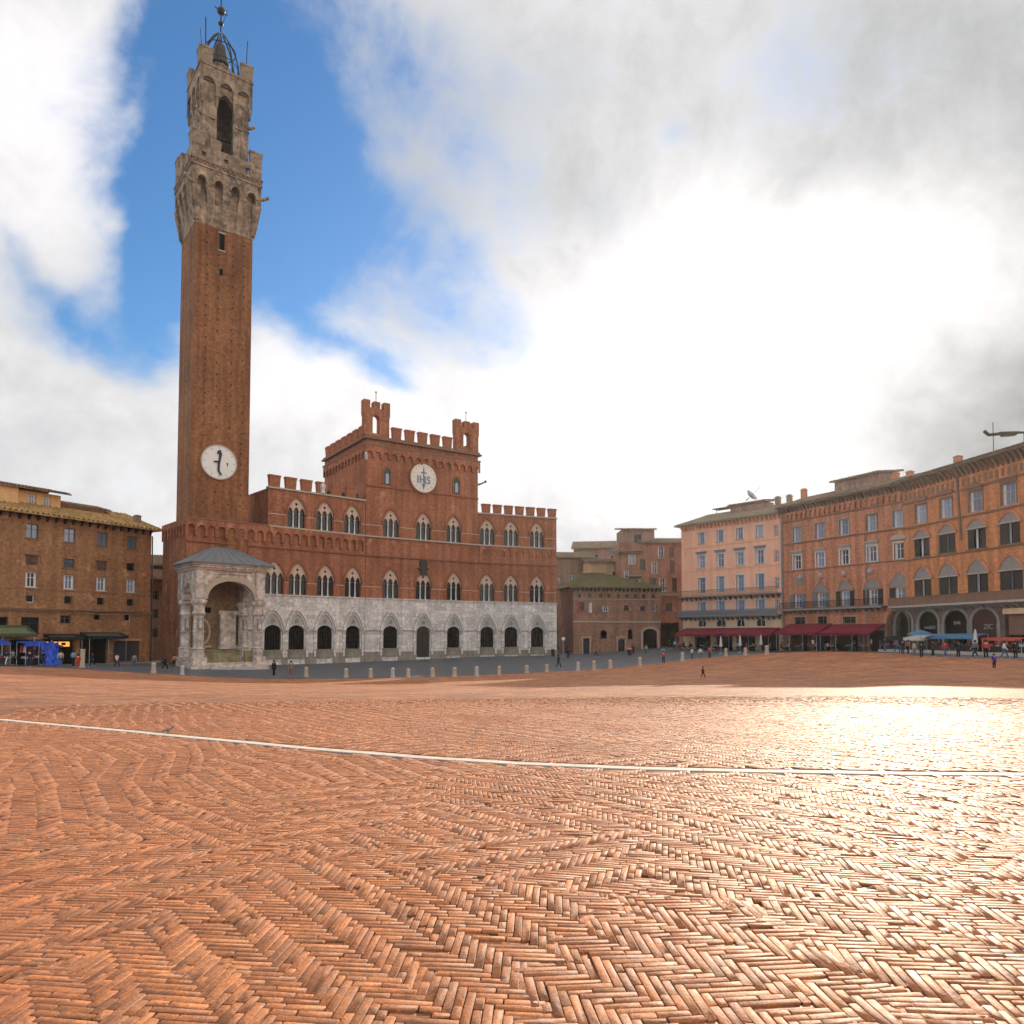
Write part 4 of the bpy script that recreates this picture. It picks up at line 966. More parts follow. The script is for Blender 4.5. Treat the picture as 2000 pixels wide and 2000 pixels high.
for u, m_ in ((1.0, 'red_cloth'), (3.15, 'white_cloth')): 
    mb = MB(); mb.box(u-.25, u+.25, -.12, -.02, 5.5, 7.2); mb.box(u-.3, u+.3, -.14, -.01, 7.2, 7.3); part('hanging_banner', mb, m_, lo)
mb = tiled(-1.0, 17.3, -1.0, 4.5, 10.05, 13.0, 4.2, 10.5, pitch=.45, rows=12); mb.add([(-1, -1, 10.0), (-1, 9.8, 10.0), (3.2, 4.5, 12.95)], [(0,2,1)]); mb.add([(17.3, -1, 10.0), (17.3, 9.8, 10.0), (6.8, 4.5, 12.95)], [(0,1,2)]); mb.add([(-1, 9.8, 10), (17.3, 9.8, 10), (6.8, 4.5, 12.95), (3.2, 4.5, 12.95)], [(0,1,2,3)])
part('hip_roof', mb, 'green_roof', lo); brackets(lo, .1, 16.3, 22, 9.3, 9.85, .7, 'dark_wood')
# ================================================================ houses stacked behind
def simple(fac, label, w, depth, z0, z1, wins, mat, roof='pale_tile', rise=1.8, over=.5, glassn='glass', fr='frame_white', name='hillside_house', trim='brown_trim', shutters=None):
    o = empty(name, (fac.x, fac.y, 0), fac.a, label, 'house', 'houses stacked up behind the low brick house')
    hs = [rect(u-a/2, u+a/2, z, z+b) for u, z, a, b in wins]
    mb = MB(); mb.plate([rect(0, w, z0, z1)] + hs, 0, .4)
    mb.box(0, .4, .4, depth, z0, z1); mb.box(w-.4, w, .4, depth, z0, z1); mb.box(.4, w-.4, depth-.4, depth, z0, z1); part('wall', mb, mat, o)
    for u, z, a, b in wins: place(win(a, b, fr, glassn, trim, shutters, False), o, u, z)
    gable(o, 0, w, 0, depth, z1+.1, z1+rise, roof, over); return o
simple(Fac(8.0, 146, 8), 'far grey brown house with one arched window just right of the town hall', 8.6, 8, -1, 17.2, [(4.2, 11.5, 1.1, 2.2), (7.0, 13.3, .7, 1.0), (1.6, 12.0, 1.0, 1.2)], 'tan_brick', rise=1.6)
h2 = simple(Fac(13.6, 160, -9), 'long pink house with pale tiled roof highest behind the green roof', 13.0, 9, 0, 20.6, [(4.6, 17.6, 1.9, 1.7), (9.0, 17.3, 2.0, 1.8), (3.2, 14.6, 1.3, 1.4), (6.0, 14.4, 1.0, 1.5), (8.1, 14.4, 1.0, 1.5), (11.2, 14.6, 1.2, 1.7)], 'pink_brick', rise=2.2, glassn='glass_dark')
mb = MB(); mb.box(4.0, 11.0, -1.4, 0, 16.9, 17.1); [mb.box(4.0 + k*.5, 4.04+k*.5, -1.4, -1.36, 17.1, 17.9) for k in range(14)]; mb.box(4, 11, -1.42, -1.34, 17.9, 17.96); part('balcony', mb, 'grey_trim', h2)
h3 = simple(Fac(14.8, 143, 6), 'small yellow plastered house with a dark doorway above the green roof', 8.2, 7, 0, 15.9, [(5.6, 11.8, .9, 2.3), (1.2, 12.6, 1.6, 1.3)], 'yellow_plaster', roof='roof_tile', rise=1.1, glassn='void', fr='frame_dark')
mb = MB(); mb.lathe([(1.1, 11.6), (.8, 12.1), (.1, 12.45)], 7.1, -.9, 12); mb.tube([(7.1, -.9, 10.6), (7.1, -.9, 12.5)], .04, 5)
tag(link('parasol', mb.mesh('parasol', 'purple_cloth'), None), 'round purple parasol in front of the yellow house above the green roof', 'parasol'); bpy.data.objects['parasol'].matrix_world = Matrix.Translation((14.8, 143, 0)) @ Matrix.Rotation(math.radians(6), 4, 'Z')
h4 = empty('tall_brown_house', (20.6, 138, 0), math.radians(2), 'tall dark brown house with balconies and roof cabin behind the alley mouth', 'house', 'houses stacked up behind the low brick house')
wins = [(7.9, 16.2, 1.3, 2.3), (9.9, 16.4, .9, 2.0), (2.3, 15.0, 1.5, 1.9), (4.3, 14.0, 1.0, 2.0), (6.6, 13.2, 1.3, 2.4), (10.0, 13.4, .9, 2.4), (2.5, 9.6, 3.0, 2.6), (6.2, 9.8, 1.2, 2.6), (8.1, 9.8, 1.4, 2.7), (10.4, 9.8, .9, 2.7), (5.2, 5.6, 1.9, 2.6), (9.3, 6.1, 1.2, 1.6), (1.2, 12.4, 1.0, 1.6)]
hs = [rect(u-a/2, u+a/2, z, z+b) for u, z, a, b in wins] + [rect(5.2, 11.2, -1.5, 3.9)]
mb = MB(); mb.plate([rect(0, 17.6, -1.5, 19.2)] + hs, 0, .5); mb.box(0, .5, .5, 8, -1.5, 19.2); mb.box(17.1, 17.6, .5, 8, -1.5, 19.2); mb.box(.5, 17.1, 7.5, 8, -1.5, 19.2); mb.box(.5, 17.1, .5, 7.5, 4.2, 4.4); part('wall', mb, 'low_brick', h4)  # right part, unseen behind the peach house, added to block sun through the alley
for k, (u, z, a, b) in enumerate(wins): place(win(a, b, ('frame_white', 'frame_dark')[k % 2], 'glass' if k % 3 else 'glass_dark', 'brown_trim', None, k % 2 == 0), h4, u, z)
mb = MB(); mb.box(.2, 4.6, -1.3, 0, 9.0, 9.25); mb.box(5.0, 12.4, -.9, 0, 9.0, 9.25); mb.box(1.0, 4.0, -1.2, 0, 12.7, 12.9)
for k in range(10): mb.box(.25+k*.46, .29+k*.46, -1.28, -1.24, 9.25, 10.1)
mb.box(.2, 4.6, -1.3, -1.22, 10.1, 10.16); part('balcony', mb, 'grey_trim', h4)
gable(h4, 3.8, 17.6, 0, 8, 19.3, 20.6, 'pale_tile', .5)
mb = MB(); mb.plate([rect(.6, 6.8, 18.0, 21.9), rect(2.9, 4.3, 18.2, 20.9)], .8, 1.2); mb.box(.6, 1.0, 1.2, 7, 18, 21.9); mb.box(6.4, 6.8, 1.2, 7, 18, 21.9); part('roof_cabin', mb, 'tan_brick', h4); place(win(1.4, 2.7, 'frame_dark', 'glass_dark', None, None, False), h4, 3.6, 18.2, .8)
mb = tiled(.2, 7.2, .3, 7.2, 21.95, 22.9, rows=6); part('cabin_roof', mb, 'pale_tile', h4)
mb = MB(); mb.plate([[(0, 0), (5.2, 0), (5.0, .5), (.3, .45)]], 0, .01) if False else None; mb = tiled(-1.8, 4.4, -.6, 3.0, 17.4, 18.2, rows=4); part('lower_roof', mb, 'slate_lead', h4)
# ================================================================ PEACH BUILDING
PE = Fac(29.7, 126.4, -50)
pe = empty('peach_house', (PE.x, PE.y, 0), PE.a, 'peach plastered five storey house with white framed windows and two long balconies', 'house')
PU = [4.0, 7.7, 11.4, 15.0]; PW = 18.6
hs = []; pl = []
for i, u in enumerate(PU):
    pl += [(win(1.35, 1.95, 'frame_blue', 'glass_sky_tint', 'stone_trim', None, True, None, 'frame_white'), u, 17.1, 1.35, 1.95), (win(1.55, 2.2, 'frame_white', 'glass_sky_tint', 'stone_trim', None, True, ('flat', 'grey_trim'), 'frame_white'), u, 12.9, 1.55, 2.2),
           (win(1.55, 2.6, 'frame_blue', 'glass_sky_tint', None, None, True, None, 'frame_white'), u, 8.7, 1.55, 2.6), (win(1.7, 2.1, 'frame_blue', 'glass_sky_tint', None, None, True, None, 'frame_white'), u, 5.1, 1.7, 2.1)]
for z in (16.9, 12.9, 8.7, 5.2): pl.append((win(.75, 1.9, 'frame_white', 'glass_sky_tint', None, None, False), 17.85, z, .75, 1.9))
hs = [rect(u-w/2, u+w/2, z, z+h) for _, u, z, w, h in pl]
mb = MB(); mb.plate([rect(0, PW, 4.5, 20.3)] + hs, 0, .45); mb.box(0, .45, .45, 11, -1.6, 20.3); mb.box(PW-.45, PW, .45, 11, 4.5, 20.3); mb.box(.45, PW-.45, 10.5, 11, -1.6, 20.3); part('wall', mb, 'peach_plaster', pe)
for s_, u, z, w, h in pl: place(s_, pe, u, z)
mz = [(4.0, 1.5), (7.7, 1.8), (11.4, 1.4), (15.0, 1.5)]
mb = MB(); mb.plate([rect(0, PW, -1.8, 4.5)] + [arch(u, w, 3.0, 3.6, 4.1) for u, w in mz] + [rect(2.4+k*4.1, 5.7+k*4.1, -1.8, 2.1) for k in range(4)], .02, .5); part('ground_floor_wall', mb, 'cream_plaster', pe)
for u, w in mz: mb = MB(); mb.plate([arch(u, w, 3.0, 3.6, 4.1)], .2, .26); w_ = part('mezzanine_window', mb, 'glass_dark', pe); mb = MB(); o_ = arch(u, w+.3, 3.0, 3.6, 4.25); i_ = arch(u, w, 3.0, 3.6, 4.1); mb.plate([o_[1:] + [o_[0]] + [i_[0]] + i_[1:][::-1]], -.05, .03); mb.box(u-.04, u+.04, .14, .2, 3.0, 4.1); part('frame', mb, 'frame_white', w_)
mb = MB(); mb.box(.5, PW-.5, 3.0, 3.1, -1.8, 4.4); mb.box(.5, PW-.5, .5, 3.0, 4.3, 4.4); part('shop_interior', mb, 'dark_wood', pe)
mb = MB(); mb.box(-.05, PW+.02, -.08, .02, 12.5, 12.68); mb.box(-.05, PW+.02, -.1, .02, 16.55, 16.7); mb.box(-.12, .5, -.06, .02, 4.5, 20.2); part('string_course', mb, 'peach_plaster', pe)
def balcony(o, u0, u1, z, d, mat='grey_trim', rail='iron', n=None, slab='slate_lead', solid=False):
    mb = MB(); mb.box(u0, u1, -d, .0, z-.22, z)
    n = n or int((u1-u0)/.9)
    for k in range(n): u = u0+.3+k*(u1-u0-.6)/(n-1); mb.hexa([(u-.09, -.12, z-.75), (u+.09, -.12, z-.75), (u+.09, 0, z-.75), (u-.09, 0, z-.75)], [(u-.09, -d+.1, z-.22), (u+.09, -d+.1, z-.22), (u+.09, 0, z-.22), (u-.09, 0, z-.22)])
    b = part('balcony', mb, slab, o); rb = MB()
    if solid: rb.box(u0, u1, -d, -d+.12, z, z+.95); rb.box(u0-.05, u1+.05, -d-.05, -d+.18, z+.95, z+1.05)
    else:
        m = int((u1-u0)/.16)
        for k in range(m+1): u = u0+.03+k*(u1-u0-.06)/m; rb.box(u-.014, u+.014, -d+.02, -d+.05, z, z+.95)
        rb.box(u0, u1, -d, -d+.07, z+.95, z+1.02); rb.box(u0, u1, -d+.01, -d+.06, z+.1, z+.14)
    part('railing', rb, rail, b); return b
balcony(pe, -.2, PW, 8.1, 1.1, rail='brown_trim'); balcony(pe, -.3, PW, 4.75, 1.3, rail='shutter_grey', slab='slate_lead')
mb = MB(); mb.box(-.3, PW, -1.28, -1.24, 4.8, 5.6); part('balcony_panel', mb, 'shutter_grey', pe)
brackets(pe, .2, PW-.2, 26, 19.6, 20.3, .85, 'peach_plaster', .24)
mb = MB(); mb.box(-.5, PW+.1, -1.0, .5, 20.3, 20.5); part('cornice', mb, 'stone_trim', pe)
mb = tiled(-.9, PW+.3, -1.15, 5.2, 20.55, 22.9, 3.0, 0, rows=10); mb.add([(-.9, -1.1, 20.5), (-.9, 11.5, 20.5), (2.1, 5.2, 22.9)], [(0,2,1)]); mb.add([(-.9, 11.5, 20.5), (PW+.3, 11.5, 20.5), (PW+.3, 5.2, 22.9), (2.1, 5.2, 22.9)], [(0,1,2,3)]); part('roof', mb, 'pale_tile', pe)
mb = MB(); mb.box(7.5, 13.5, 3.4, 7, 21.8, 23.6); part('roof_hut', mb, 'pink_brick', pe); mb = tiled(7.1, 13.9, 3.0, 7.4, 23.65, 24.2, rows=3); part('hut_roof', mb, 'pale_tile', pe)
for u in (15.6, 17.6): chimney(pe, u, 4.6, 22.6, 1.5, .7, 'tan_brick')
mb = MB(); mb.box(2.8, 6.6, 5, 7, 23.7, 23.82); mb.tube([(3.0, 6, 22.2), (3.0, 6, 23.7)], .05, 4); mb.tube([(6.4, 6, 22.2), (6.4, 6, 23.7)], .05, 4); part('roof_canopy', mb, 'roof_tile', pe)
# dish on the hut
mb = MB(); mb.lathe([(0, 0), (.6, .12), (1.0, .38), (1.15, .6), (1.05, .6), (.55, .22), (0, .1)], 0, 0, 14, False); dm = mb.mesh('satellite_dish', 'travertine_grey'); q = tag(link('satellite_dish', dm), 'large pale dish on the roof hut of the peach house', 'satellite dish')
x, y = PE.pt(10.5, 4.6); q.location = (x, y, 24.75); q.rotation_euler = (math.radians(50), .2, math.radians(40))
mb = MB(); mb.tube([(0, 0, -.2), (.1, .1, -.9)], .08, 5); mb.tube([(0, 0, .3), (0, 0, 2.4)], .03, 4); part('mast', mb, 'iron', q)
# ================================================================ BROWN BUILDING
BR = Fac(41.8, 112, -64); BW = 20.95
bb = empty('brown_palace', (BR.x, BR.y, 0), BR.a, 'reddish brown brick palace between the peach house and the orange palace', 'palace')
BU = [2.9, 7.15, 11.3, 15.7, 19.7]
pl = []
for i, u in enumerate(BU):
    pl.append((win(1.55, 2.15, 'frame_blue', 'glass_sky_tint', 'stone_trim', None, True, None, 'grey_trim' if i != 3 else 'brown_trim'), u, 15.7, 1.55, 2.15))
    pl.append((win(1.5, 2.1, 'frame_white', 'glass_sky_tint' if i % 2 else 'glass', 'stone_trim', None, True, ('flat', 'stone_trim') if i != 4 else ('seg', 'stone_trim'), 'frame_white'), u, 11.5, 1.5, 2.1))
    pl.append((win(1.5, 2.1, 'frame_white', 'glass_sky_tint', 'stone_trim', 'shutter_grey' if i < 2 else 'shutter_dark', True, None, None), u, 5.65, 1.5, 2.1))
hs = [rect(u-w/2, u+w/2, z, z+h) for _, u, z, w, h in pl]
sh = [rect(1.2, 4.6, -1.5, 2.2), rect(5.6, 8.6, -1.5, 2.2), rect(9.7, 13.2, -1.5, 2.2), rect(14.2, 17.3, -1.5, 2.2)]
mz = [(3.2, 2.1, 1.1), (7.3, 1.7, 1.1), (11.9, 2.1, .95)]; sh.append(arch(19.35, 2.75, -1.9, 3.2, 4.7))
mb = MB(); mb.plate([rect(.02, BW, -2, 20.3)] + hs + sh + [rect(u-w/2, u+w/2, 3.2, 3.2+h) for u, w, h in mz], 0, .5); mb.box(.02, .5, .5, 12, -2, 20.3); mb.box(.5, BW, 11.5, 12, -2, 20.3); part('wall', mb, 'brown_brick', bb)
for s_, u, z, w, h in pl: place(s_, bb, u, z)
for u, w, h in mz: place(win(w, h, 'frame_dark', 'glass_dark', None, None, False, None, 'travertine'), bb, u, 3.2)
for i, u in enumerate(BU):     # blind pointed heads over the first floor windows
    if i == 0: continue
    mb = MB(); W_ = 2.5 if i < 4 else 2.9; zt_ = 9.2 + (.5 if i == 4 else 0); mb.plate([arch(u, W_, 7.85, 7.95, zt_, 'pointed')], -.08, .02); t_ = part('blind_arch', mb, 'grey_trim', bb)
    mb = MB(); o_ = arch(u, W_+.5, 7.85, 7.95, zt_+.45, 'pointed'); i_ = arch(u, W_, 7.85, 7.95, zt_, 'pointed'); mb.plate([o_[1:] + [o_[0]] + [i_[0]] + i_[1:][::-1]], -.15, .02); part('hood', mb, 'brown_brick', t_)
for u in (3.5, 7.2, 11.2, 15.4):
    mb = MB(); mb.lathe([(0, 9.75), (.38, 9.9), (.42, 10.25), (.2, 10.6), (0, 10.7)], u, -.1, 10, False); part('stone_roundel', mb, 'stone_trim', bb)
mb = MB(); mb.plate([[(2.3, 10.0), (4.1, 10.7), (4.2, 9.6), (3.6, 9.0), (2.8, 9.2)]], -.06, .02); part('stone_crest', mb, 'grey_trim', bb)
mb = MB(); mb.box(0, BW, -.14, .02, 15.35, 15.55); mb.box(0, BW, -.1, .02, 11.2, 11.34); mb.box(0, BW, -.12, .02, 18.75, 18.95); part('string_course', mb, 'brown_trim', bb)
balcony(bb, .3, 17.8, 5.45, 1.1, rail='iron', slab='grey_trim')
mb = MB(); mb.plate([comb(.2, BW, 20.2, 19.75, 19.1, 24, .4)], -.3, .02); part('corbel_band', mb, 'brown_brick', bb)
brackets(bb, .3, BW-.3, 34, 20.25, 21.0, 1.0, 'brown_trim', .2)
mb = MB(); mb.box(.0, BW, -1.15, .5, 21.0, 21.2); mb.box(.0, BW, 0, .5, 20.3, 21.0); part('cornice', mb, 'grey_trim', bb)
mb = tiled(-.3, BW, -1.3, 5.5, 21.25, 23.4, rows=10); mb.add([(-.3, 12.3, 21.2), (BW, 12.3, 21.2), (BW, 5.5, 23.4), (-.3, 5.5, 23.4)], [(0,1,2,3)]); mb.plate([[(-1.2, 21.0), (12.2, 21.0), (5.5, 23.35)]], -.25, .05, map=lambda a, b, c: (b, a, c)); part('roof', mb, 'roof_tile', bb)
mb = MB(); mb.box(7.2, 14.6, 3.2, 7.5, 22, 24.3); part('roof_storey', mb, 'pink_brick', bb); mb = tiled(6.7, 15.1, 2.6, 7.8, 24.35, 25.0, rows=4); part('upper_roof', mb, 'pale_tile', bb)
for u, y, h in ((.8, 4.0, 1.6), (16.2, 4.5, 1.1), (18.5, 4.2, .8)): chimney(bb, u, y, 22.9, h, .7, 'brown_brick')
mb = MB(); mb.tube([(14.75, -.1, -.5), (14.75, -.1, 9), (14.7, -.1, 15)], .09, 6); mb.tube([(.15, -.12, -1), (.15, -.12, 20.6)], .12, 6); part('drainpipe', mb, 'grey_trim', bb)
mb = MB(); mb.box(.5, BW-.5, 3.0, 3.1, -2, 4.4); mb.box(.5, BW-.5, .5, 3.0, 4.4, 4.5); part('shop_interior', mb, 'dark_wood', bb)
o_ = arch(19.35, 3.4, -1.9, 3.2, 5.0); i_ = arch(19.35, 2.75, -1.9, 3.2, 4.7); part('arch_moulding', MB().plate([o_[1:] + [o_[0]] + [i_[0]] + i_[1:][::-1]], -.12, .02), 'arcade_stone', bb)
for u in (.7, 5.1, 9.15, 13.7): part('stone_pier', MB().box(u-.3, u+.3, -.1, .02, -2, 2.6), 'arcade_stone', bb)
# ================================================================ ORANGE PALACE on the right
RB = Fac(50.7, 93.7, -80); RW = 24.0
rb_ = empty('orange_palace', (RB.x, RB.y, 0), RB.a, 'orange brick palace with pointed grey window heads and stone arches at the right edge', 'palace')
RU = [3.2, 7.35, 11.75, 16.2, 20.8]
pl = []
hoods = ['seg', 'seg', 'tri', 'flat', 'tri']
for i, u in enumerate(RU):
    pl.append((win(1.9, 2.35, 'frame_blue', 'glass_sky_tint', None, None, True, (hoods[i], 'brown_trim'), 'brown_trim'), u, 15.6, 1.9, 2.35))
hs = [rect(u-w/2, u+w/2, z, z+h) for _, u, z, w, h in pl]
big = []
for i, u in enumerate(RU): big += [(u, 11.4, 2.6, 2.25, 14.75, 3), (u, 6.2, 2.9, 2.3, 10.1, 2)]
hs += [rect(u-w/2, u+w/2, z, z+h) for u, z, w, h, zt, k in big]
mb = MB(); mb.plate([rect(0, RW, 5.0, 20.5)] + hs, 0, .55); mb.box(RW-.5, RW, .55, 13, -2, 20.5); mb.box(0, .5, .55, 13, -2, 20.5); mb.box(.5, RW-.5, 12.5, 13, -2, 20.5); part('wall', mb, 'orange_brick', rb_)
for s_, u, z, w, h in pl: place(s_, rb_, u, z)
def bigwin(w, h, zt, kind, variant):
    def make():
        f = MB(); f.box(-w/2, w/2, .4, .46, 0, h); me = f.mesh('window', 'glass_dark'); subs = []
        a = arch(0, w+.1, h-.02, h+.06, zt, 'pointed'); t = MB(); t.plate([a], -.06, .06); subs.append(('tympanum', t.mesh('tympanum', 'grey_trim')))
        o_ = arch(0, w+.75, h-.02, h+.06, zt+.42, 'pointed'); hb = MB(); hb.plate([o_[1:] + [o_[0]] + [a[0]] + a[1:][::-1]], -.14, .02); subs.append(('hood', hb.mesh('hood', 'brown_brick')))
        hb = MB(); hb.box(-w/2-.2, w/2+.2, -.18, .02, h-.02, h+.14); subs.append(('lintel', hb.mesh('lintel', 'stone_trim')))
        op = (.30, .46, .42)[variant]
        for s, oo in ((-1, op), (1, op*.9)):
            sb = MB(); x0, x1 = (-w/2, -w/2 + w*oo) if s < 0 else (w/2 - w*oo, w/2); sb.box(x0, x1, .08, .13, 0, h)
            for k in range(7): z = .1 + k*(h-.2)/7; sb.box(x0+.07, x1-.07, .05, .08, z, z+(h-.2)/14)
            subs.append(('shutter', sb.mesh('shutter', 'shutter_dark')))
        cb = MB(); cb.box(-w*.14, -w*.04, .3, .34, 0, h)
        subs.append(('curtain', cb.mesh('curtain', 'curtain')))
        hb = MB(); hb.box(-w/2-.2, w/2+.2, -.16, .4, -.16, -.004); subs.append(('sill', hb.mesh('sill', 'brown_trim')))
        return [('window', me, subs)]
    return wmesh(('big', w, h, zt, kind, variant), make)
for k, (u, z, w, h, zt, kd) in enumerate(big): place(bigwin(w, h, zt - z, kd, (k * 2 + k // 3) % 3), rb_, u, z)
mb = MB(); mb.box(0, RW, -.16, .02, 15.2, 15.4); mb.box(0, RW, -.12, .02, 11.05, 11.2); mb.box(0, RW, -.14, .02, 18.35, 18.6); part('string_course', mb, 'brown_trim', rb_)
mb = MB()
for k in range(30): u = .6 + k * (RW-1.2)/29; mb.box(u-.2, u+.2, -.03, .01, 18.85, 19.75)
part('attic_recess', mb, 'brown_trim', rb_)
brackets(rb_, .3, RW-.3, 36, 20.0, 21.1, 1.1, 'brown_trim', .22)
mb = MB(); mb.box(0, RW+.3, -1.3, .55, 21.1, 21.35); mb.box(0, RW, 0, .5, 20.5, 21.1); part('cornice', mb, 'grey_trim', rb_)
mb = tiled(-.2, RW+.6, -1.5, 6.5, 21.4, 23.2, rows=10); mb.add([(-.2, 13.5, 21.3), (RW, 13.5, 21.3), (RW, 6.5, 23.2), (-.2, 6.5, 23.2)], [(0,1,2,3)]); mb.plate([[(-1.4, 21.2), (13.5, 21.2), (6.5, 23.15)]], -.15, .1, map=lambda a, b, c: (b, a, c)); part('roof', mb, 'roof_tile', rb_)
for u, y in ((8.7, .6), (20.5, 5)): chimney(rb_, u, y, 21.9, .9, .7, 'brown_brick')
mb = MB(); mb.tube([(9.6, -.1, 12.6), (9.4, -.1, 17), (9.2, -.1, 20.6)], .13, 6); part('drainpipe', mb, 'brown_trim', rb_)
balcony(rb_, -1.5, RW, 5.3, 1.3, slab='travertine_grey', rail='brown_trim', solid=True)
ARC = [(-.35, 3.0, 4.6), (3.98, 3.2, 4.5), (8.35, 3.5, 4.5), (12.5, 3.5, 4.5), (17.2, 4.0, 4.4), (21.8, 3.4, 4.4)]
def arh(u, w, zt, k): return arch(u, w, -2, zt-1.5, zt) if k != 4 else rect(u-w/2, u+w/2, -2, zt-.6)
mb = MB(); mb.plate([rect(-2.6, RW, -2.001, 5.08)] + [arh(u, w, zt, k) for k, (u, w, zt) in enumerate(ARC)], .06, .7); part('arcade_wall', mb, 'arcade_stone', rb_)
for k, (u, w, zt) in enumerate(ARC):
    if k == 4: continue
    mb = MB(); o_ = arch(u, w+.7, zt-1.6, zt-1.5, zt+.35); i_ = arch(u, w, zt-1.6, zt-1.5, zt); mb.plate([o_[1:] + [o_[0]] + [i_[0]] + i_[1:][::-1]], -.06, .08)
    for s in (-1, 1): mb.box(u+s*(w/2+.2)-.22, u+s*(w/2+.2)+.22, -.1, .08, -2, zt-1.6)
    part('arch_moulding', mb, 'grey_trim', rb_)
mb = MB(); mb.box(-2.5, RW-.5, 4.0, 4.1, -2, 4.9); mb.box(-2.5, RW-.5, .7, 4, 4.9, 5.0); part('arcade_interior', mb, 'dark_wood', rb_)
# glazed / boarded lunettes with shop lettering
for (u, w, zt), txt, m_, sz in zip(ARC[1:4], ('LAGRTE', 'BAR', 'ZIC'), ('void', 'sign_green', 'door_red'), (.52, .6, .8)):
    mb = MB(); mb.plate([arch(u, w-.06, 1.3, zt-1.5, zt-.03)], .14, .2); s_ = part('shop_sign', mb, m_ if m_ != 'sign_green' else 'void', rb_)
    part('sign_lettering', text_mb(txt, sz, u + (.1 if txt != 'ZIC' else .4), 2.5 if txt != 'BAR' else 3.0, .11, .02), 'sign_text', s_)
mb = MB(); mb.box(15.3, 19.1, .4, .46, 1.6, 3.78); mb.box(15.0, 19.4, -.1, .06, 3.8, 4.5); part('roller_shutter', mb, 'brown_trim', rb_)
mb = MB(); mb.box(15.1, 19.3, -.14, -.1, 3.85, 4.45); part('sign_board', mb, 'cream_plaster', rb_)
# roof antenna / cowl seen against the sky
q = empty('roof_cowl', (*RB.pt(14.6, 1.2), 21.9), 0, 'dark metal ventilation cowl on posts above the eaves of the orange palace', 'roof vent')
mb = MB(); mb.tube([(-2.2, 0, 2.25), (-1.7, 0, 1.8), (-.8, 0, 1.9), (.6, 0, 2.0), (1.6, 0, 2.05), (2.3, 0, 2.1)], .2, 8, .12); mb.lathe([(0, -.6), (.3, -.4), (.32, .1), (0, .5)], 0, 0, 9, False) if False else None
mb.hexa([(-.2, -.2, 1.6), (1.2, -.2, 1.7), (1.2, .2, 1.7), (-.2, .2, 1.6)], [(-.6, -.25, 2.1), (1.6, -.25, 2.15), (1.6, .25, 2.15), (-.6, .25, 2.1)]); part('cowl', mb, 'bronze', q)
mb = MB(); mb.tube([(-1.2, 0, -.3), (-1.2, 0, 3.2)], .045, 5); mb.tube([(2.2, 0, -.2), (2.2, 0, 2.2)], .045, 5); part('post', mb, 'iron', q)
# ================================================================ GROUND
EDGE = [(-47,67),(-43.5,73),(-38.7,78.3),(-29.5,78.9),(-22,81.5),(-14.9,84.5),(-6.1,87),(5.7,92),(13,94),(19.6,96.4),(26,98),(33,94.5),(38.5,90),(42,83),(42.5,73),(44,62),(50,45),(56,20),(50,-20),(20,-38),(-20,-38),(-55,-15),(-62,15),(-56,45)]
def catmull(P, n=5):
    out = []; m = len(P)
    for i in range(m):
        p0, p1, p2, p3 = (Vector(P[(i+k) % m]) for k in (-1, 0, 1, 2))
        for j in range(n):
            t = j / n; out.append(tuple(.5*((2*p1) + (p2-p0)*t + (2*p0-5*p1+4*p2-p3)*t*t + (3*p1-p0-3*p2+p3)*t**3)))
    return out
edge = catmull(EDGE)
def inpoly(x, y, P=edge):
    c = False
    for i in range(len(P)):
        x1, y1 = P[i]; x2, y2 = P[i-1]
        if (y1 > y) != (y2 > y) and x < (x2-x1)*(y-y1)/(y2-y1)+x1: c = not c
    return c
pts = [Vector(p) for p in edge]; ed = [(i, (i+1) % len(edge)) for i in range(len(edge))]
for ix in range(-60, 58, 2):
    for iy in range(-38, 99, 2):
        if inpoly(ix+.3, iy+.2) and min((ix+.3-a)**2+(iy+.2-b)**2 for a, b in edge) > 1.0: pts.append(Vector((ix+.3, iy+.2)))
for ix in range(-36, 37):
    for iy in range(0, 50):
        a_, b_ = ix*.5+.05, iy*.5+.45
        if math.hypot(a_, b_) < 16 and abs(a_) < .8*b_+3: pts.append(Vector((a_, b_)))
V, _, T, *_r = delaunay_2d_cdt(pts, ed, [], 1, 1e-4)
xs = np.array([v.x for v in V]); ys = np.array([v.y for v in V]); zs = Hn(xs, ys)
dist = np.hypot(xs, ys*.92); bed = np.clip((25.5 - dist) / 8.0, 0, 1)
zs2 = zs - .0125 * np.clip(bed * 3, 0, 1)
vs = [(float(a), float(b), float(c)) for a, b, c in zip(xs, ys, zs2)]
nb_ = len(vs); fs = [tuple(t) for t in T]
# kerb skirt
k0 = len(vs); vs += [(a, b, H(a, b) - .25) for a, b in edge]; vs += [(a, b, H(a, b)) for a, b in edge]; n_ = len(edge)
for i in range(n_): j = (i+1) % n_; fs.append((k0+n_+i, k0+n_+j, k0+j, k0+i))
me = bpy.data.meshes.new('brick_square'); me.from_pydata(vs, [], fs); me.materials.append(MATS['paving_far'])
at = me.attributes.new('bed', 'FLOAT', 'POINT'); at.data.foreach_set('value', list(bed.astype(float)) + [0.0]*(len(vs)-nb_)); me.update()
struct('brick_square', me)
vs = []; fs = []; R = [0, 20, 35] + list(range(45, 130, 3)) + [140, 160, 200, 300, 600, 2500]; n = 96
for r in R:
    for i in range(n): a = 2*PI*i/n; vs.append((r*math.cos(a), 50+r*math.sin(a)))
a_ = np.array(vs); z_ = Hn(a_[:, 0], a_[:, 1]) - .09
z_ -= np.array([.5 if (inpoly(x, y) and min((x-a)**2+(y-b)**2 for a, b in edge) > 12) else 0 for x, y in vs])
vs = [(float(x), float(y), float(z)) for (x, y), z in zip(vs, z_)]
